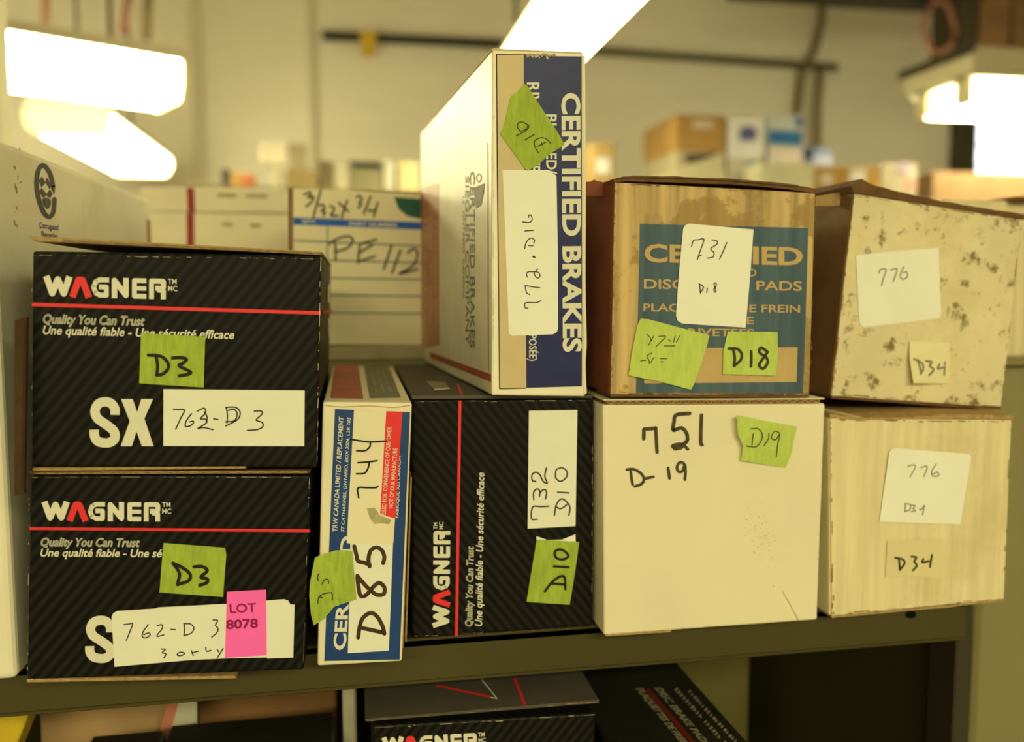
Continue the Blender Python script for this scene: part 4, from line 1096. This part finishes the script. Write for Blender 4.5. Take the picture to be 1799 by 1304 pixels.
# black box with striped lettering lying to its right
pR = onz(1250, 1231, -.30)
t = thing('brake_pad_box', (pR[0] - .07, .66, LZ), 'black carton with pale lettering and red stripe on its lid, lower shelf', 'box', 'brake part boxes on the shelf')
XL = fL.hit(1046, 1254)[0] + .012
ZT = -.30
abox('body', XL, pR[0], .50, .80, LZ + .0004, ZT, BLACKP, t, .0015)
fT = Face((0, 0, ZT), (0, 0, 1))
M = T(1050, 1170, .15564)
DIMP = mat('dim_print', (.34, .30, .20), .6, .3, .2)
text(fT, 'PLAQUETTES DE FREIN', *M([(430, 262), (960, 900), (510, 262)]), .3, DIMP, t, .03)
text(fT, 'DISC BRAKE PADS', *M([(640, 255), (1200, 900), (720, 255)]), .3, DIMP, t, .03)
q = M([(880, 262), (1470, 920)]); microprint(fT, q[0], q[1], 7, .3, DIMP, t, 41, 7)
q = M([(1030, 290), (1610, 920)]); microprint(fT, q[0], q[1], 6, .3, DIMP, t, 42, 7)
pen('red_stripe', fT, [M([(560, 270), (1100, 900)])], 8, .3, mat('dark_red_print', (.16, .02, .012), .5, .3, .1), t, False, False, False)
t = thing('olive_standin', (.30, .93, LZ), 'added olive block standing in for lit steel deep in the lower bay, right of the black cartons', 'block')  # added block standing in for the lit olive steel of the bay
p = onY(1150, 1200, .86); q = onY(1318, 1200, .86)
abox('block_body', p[0], q[0], .86, 1.05, LZ + .0004, LZ + .164, mat('block_olive', (.21, .18, .055), .6, .3, .12, 8), t, .003)
abox('block_rim', p[0] - .003, q[0] + .003, .857, 1.053, LZ + .165, LZ + .175, MATS['block_olive'], t, .002)
# other goods at the left of the lower shelf
KR = mat('kraft_carton', (.42, .27, .13), .8, .2, .1, 20, .1, 200)
def lowbox(name, label, x0, x1, yt, Y, depth, material, tilt=0, cat='box', group='goods on the shelf below'):
    a = onY(x0, yt, Y); b = onY(x1, yt, Y)
    t = thing(name, ((a[0] + b[0]) / 2, Y + depth / 2, LZ), label, cat, group)
    abox('body', a[0], b[0], Y, Y + depth, LZ + .0004, a[2], material, t, .0015)
    abox('top_flap', a[0] + .001, b[0] - .001, Y - .001, Y + depth - .002, a[2], a[2] + .0025, material, t, .0005)
    return t, a, b
lowbox('kraft_carton', 'tan kraft carton on the lower shelf, left', 66, 318, 1195, .68, .3, KR, cat='carton')
lowbox('kraft_carton', 'browner kraft carton on the lower shelf next to the pink-edged box', 345, 590, 1175, .70, .25, mat('brown_kraft', (.26, .135, .055), .8, .2, .1, 20, .1, 200), cat='carton')
lowbox('black_carton', 'low black carton on the lower shelf, nearer the left', 108, 252, 1395, .57, .07, BLACKP)
lowbox('black_carton', 'taller black carton on the lower shelf under the blue and cream box', 264, 586, 1372, .57, .07, BLACKP)
lowbox('white_carton', 'thin white carton standing left of the lower black brake box', 601, 625, 1195, .62, .12, mat('dull_white_card', (.55, .52, .40), .7, .2, .05))
# slanted white box with pink edge
fS = vface((0, .662, 0), 0)
t = thing('leaning_card', fS.hit(318, 1290), 'white card with pink edge leaning on the lower shelf', 'card')
bm_obj('card', hexa(px_box(fS, [(311, 1226), (346, 1223), (346, 1400), (262, 1400)], .004), .0005, 1), mat('dull_white_card', (.55, .52, .40)), t)
poly('pink_edge', fS, [(297, 1228), (316, 1226), (268, 1400), (246, 1400)], .5, mat('dull_pink_edge', (.55, .20, .13), .7, .2, .05), t, thick=1.0)
# yellow item
fY = vface((0, .62, 0), 0)
t = thing('yellow_packet', fY.hit(10, 1400), 'bright yellow packet at the lower left corner', 'packet')
bm_obj('packet', hexa(px_box(fY, [(-60, 1253), (54, 1249), (-2, 1390), (-60, 1390)], .03), .002, 2), mat('yellow_plastic', (.62, .44, .02), .5, .4, .1), t)

# ================================================================== FAR RACK AND ITS GOODS
YR = 3.0; ZR = .312
rk = thing('far_rack', (.9, YR + .3, -CZ), 'distant storage rack along the back wall, loaded with boxes', 'shelf')
RX0, RX1 = onY(335, 340, YR)[0], onY(1880, 340, YR)[0]
abox('rack_board', RX0, RX1, YR - .25, YR + .6, ZR - .03, ZR, OLIVE_L, rk, .002)
for k in range(3):
    abox('rack_board', RX0, RX1, YR - .25, YR + .6, ZR - .03 - .5 * (k + 1), ZR - .5 * (k + 1), OLIVE_L, rk, .002)
for k in range(5):
    xx = RX0 + (RX1 - RX0 - .04) * k / 4
    for yy in (YR - .25, YR + .56):
        abox('rack_post', xx, xx + .04, yy, yy + .04, -CZ, ZR - .03, OLIVE, rk, .002)
def far(name, label, x0, x1, yt, col, depth=.25, Y=YR, yb=None, cat='box', group='goods on the far rack', top=True, deco=None):
    a = onY(x0, yt, Y); b = onY(x1, yt, Y)
    zb_ = ZR if yb is None else yb
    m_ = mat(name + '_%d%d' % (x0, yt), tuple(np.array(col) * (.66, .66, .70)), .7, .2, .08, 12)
    t = thing(name, ((a[0] + b[0]) / 2, Y + depth / 2, zb_), label, cat, group)
    zt_ = (a[2] + b[2]) / 2
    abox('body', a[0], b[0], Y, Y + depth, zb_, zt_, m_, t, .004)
    if deco:
        f = vface((0, Y, 0))
        for nm, pts, c in deco:
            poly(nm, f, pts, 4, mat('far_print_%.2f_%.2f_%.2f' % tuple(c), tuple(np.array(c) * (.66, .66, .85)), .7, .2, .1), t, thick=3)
    return t, zt_
WT = (.80, .80, .84)
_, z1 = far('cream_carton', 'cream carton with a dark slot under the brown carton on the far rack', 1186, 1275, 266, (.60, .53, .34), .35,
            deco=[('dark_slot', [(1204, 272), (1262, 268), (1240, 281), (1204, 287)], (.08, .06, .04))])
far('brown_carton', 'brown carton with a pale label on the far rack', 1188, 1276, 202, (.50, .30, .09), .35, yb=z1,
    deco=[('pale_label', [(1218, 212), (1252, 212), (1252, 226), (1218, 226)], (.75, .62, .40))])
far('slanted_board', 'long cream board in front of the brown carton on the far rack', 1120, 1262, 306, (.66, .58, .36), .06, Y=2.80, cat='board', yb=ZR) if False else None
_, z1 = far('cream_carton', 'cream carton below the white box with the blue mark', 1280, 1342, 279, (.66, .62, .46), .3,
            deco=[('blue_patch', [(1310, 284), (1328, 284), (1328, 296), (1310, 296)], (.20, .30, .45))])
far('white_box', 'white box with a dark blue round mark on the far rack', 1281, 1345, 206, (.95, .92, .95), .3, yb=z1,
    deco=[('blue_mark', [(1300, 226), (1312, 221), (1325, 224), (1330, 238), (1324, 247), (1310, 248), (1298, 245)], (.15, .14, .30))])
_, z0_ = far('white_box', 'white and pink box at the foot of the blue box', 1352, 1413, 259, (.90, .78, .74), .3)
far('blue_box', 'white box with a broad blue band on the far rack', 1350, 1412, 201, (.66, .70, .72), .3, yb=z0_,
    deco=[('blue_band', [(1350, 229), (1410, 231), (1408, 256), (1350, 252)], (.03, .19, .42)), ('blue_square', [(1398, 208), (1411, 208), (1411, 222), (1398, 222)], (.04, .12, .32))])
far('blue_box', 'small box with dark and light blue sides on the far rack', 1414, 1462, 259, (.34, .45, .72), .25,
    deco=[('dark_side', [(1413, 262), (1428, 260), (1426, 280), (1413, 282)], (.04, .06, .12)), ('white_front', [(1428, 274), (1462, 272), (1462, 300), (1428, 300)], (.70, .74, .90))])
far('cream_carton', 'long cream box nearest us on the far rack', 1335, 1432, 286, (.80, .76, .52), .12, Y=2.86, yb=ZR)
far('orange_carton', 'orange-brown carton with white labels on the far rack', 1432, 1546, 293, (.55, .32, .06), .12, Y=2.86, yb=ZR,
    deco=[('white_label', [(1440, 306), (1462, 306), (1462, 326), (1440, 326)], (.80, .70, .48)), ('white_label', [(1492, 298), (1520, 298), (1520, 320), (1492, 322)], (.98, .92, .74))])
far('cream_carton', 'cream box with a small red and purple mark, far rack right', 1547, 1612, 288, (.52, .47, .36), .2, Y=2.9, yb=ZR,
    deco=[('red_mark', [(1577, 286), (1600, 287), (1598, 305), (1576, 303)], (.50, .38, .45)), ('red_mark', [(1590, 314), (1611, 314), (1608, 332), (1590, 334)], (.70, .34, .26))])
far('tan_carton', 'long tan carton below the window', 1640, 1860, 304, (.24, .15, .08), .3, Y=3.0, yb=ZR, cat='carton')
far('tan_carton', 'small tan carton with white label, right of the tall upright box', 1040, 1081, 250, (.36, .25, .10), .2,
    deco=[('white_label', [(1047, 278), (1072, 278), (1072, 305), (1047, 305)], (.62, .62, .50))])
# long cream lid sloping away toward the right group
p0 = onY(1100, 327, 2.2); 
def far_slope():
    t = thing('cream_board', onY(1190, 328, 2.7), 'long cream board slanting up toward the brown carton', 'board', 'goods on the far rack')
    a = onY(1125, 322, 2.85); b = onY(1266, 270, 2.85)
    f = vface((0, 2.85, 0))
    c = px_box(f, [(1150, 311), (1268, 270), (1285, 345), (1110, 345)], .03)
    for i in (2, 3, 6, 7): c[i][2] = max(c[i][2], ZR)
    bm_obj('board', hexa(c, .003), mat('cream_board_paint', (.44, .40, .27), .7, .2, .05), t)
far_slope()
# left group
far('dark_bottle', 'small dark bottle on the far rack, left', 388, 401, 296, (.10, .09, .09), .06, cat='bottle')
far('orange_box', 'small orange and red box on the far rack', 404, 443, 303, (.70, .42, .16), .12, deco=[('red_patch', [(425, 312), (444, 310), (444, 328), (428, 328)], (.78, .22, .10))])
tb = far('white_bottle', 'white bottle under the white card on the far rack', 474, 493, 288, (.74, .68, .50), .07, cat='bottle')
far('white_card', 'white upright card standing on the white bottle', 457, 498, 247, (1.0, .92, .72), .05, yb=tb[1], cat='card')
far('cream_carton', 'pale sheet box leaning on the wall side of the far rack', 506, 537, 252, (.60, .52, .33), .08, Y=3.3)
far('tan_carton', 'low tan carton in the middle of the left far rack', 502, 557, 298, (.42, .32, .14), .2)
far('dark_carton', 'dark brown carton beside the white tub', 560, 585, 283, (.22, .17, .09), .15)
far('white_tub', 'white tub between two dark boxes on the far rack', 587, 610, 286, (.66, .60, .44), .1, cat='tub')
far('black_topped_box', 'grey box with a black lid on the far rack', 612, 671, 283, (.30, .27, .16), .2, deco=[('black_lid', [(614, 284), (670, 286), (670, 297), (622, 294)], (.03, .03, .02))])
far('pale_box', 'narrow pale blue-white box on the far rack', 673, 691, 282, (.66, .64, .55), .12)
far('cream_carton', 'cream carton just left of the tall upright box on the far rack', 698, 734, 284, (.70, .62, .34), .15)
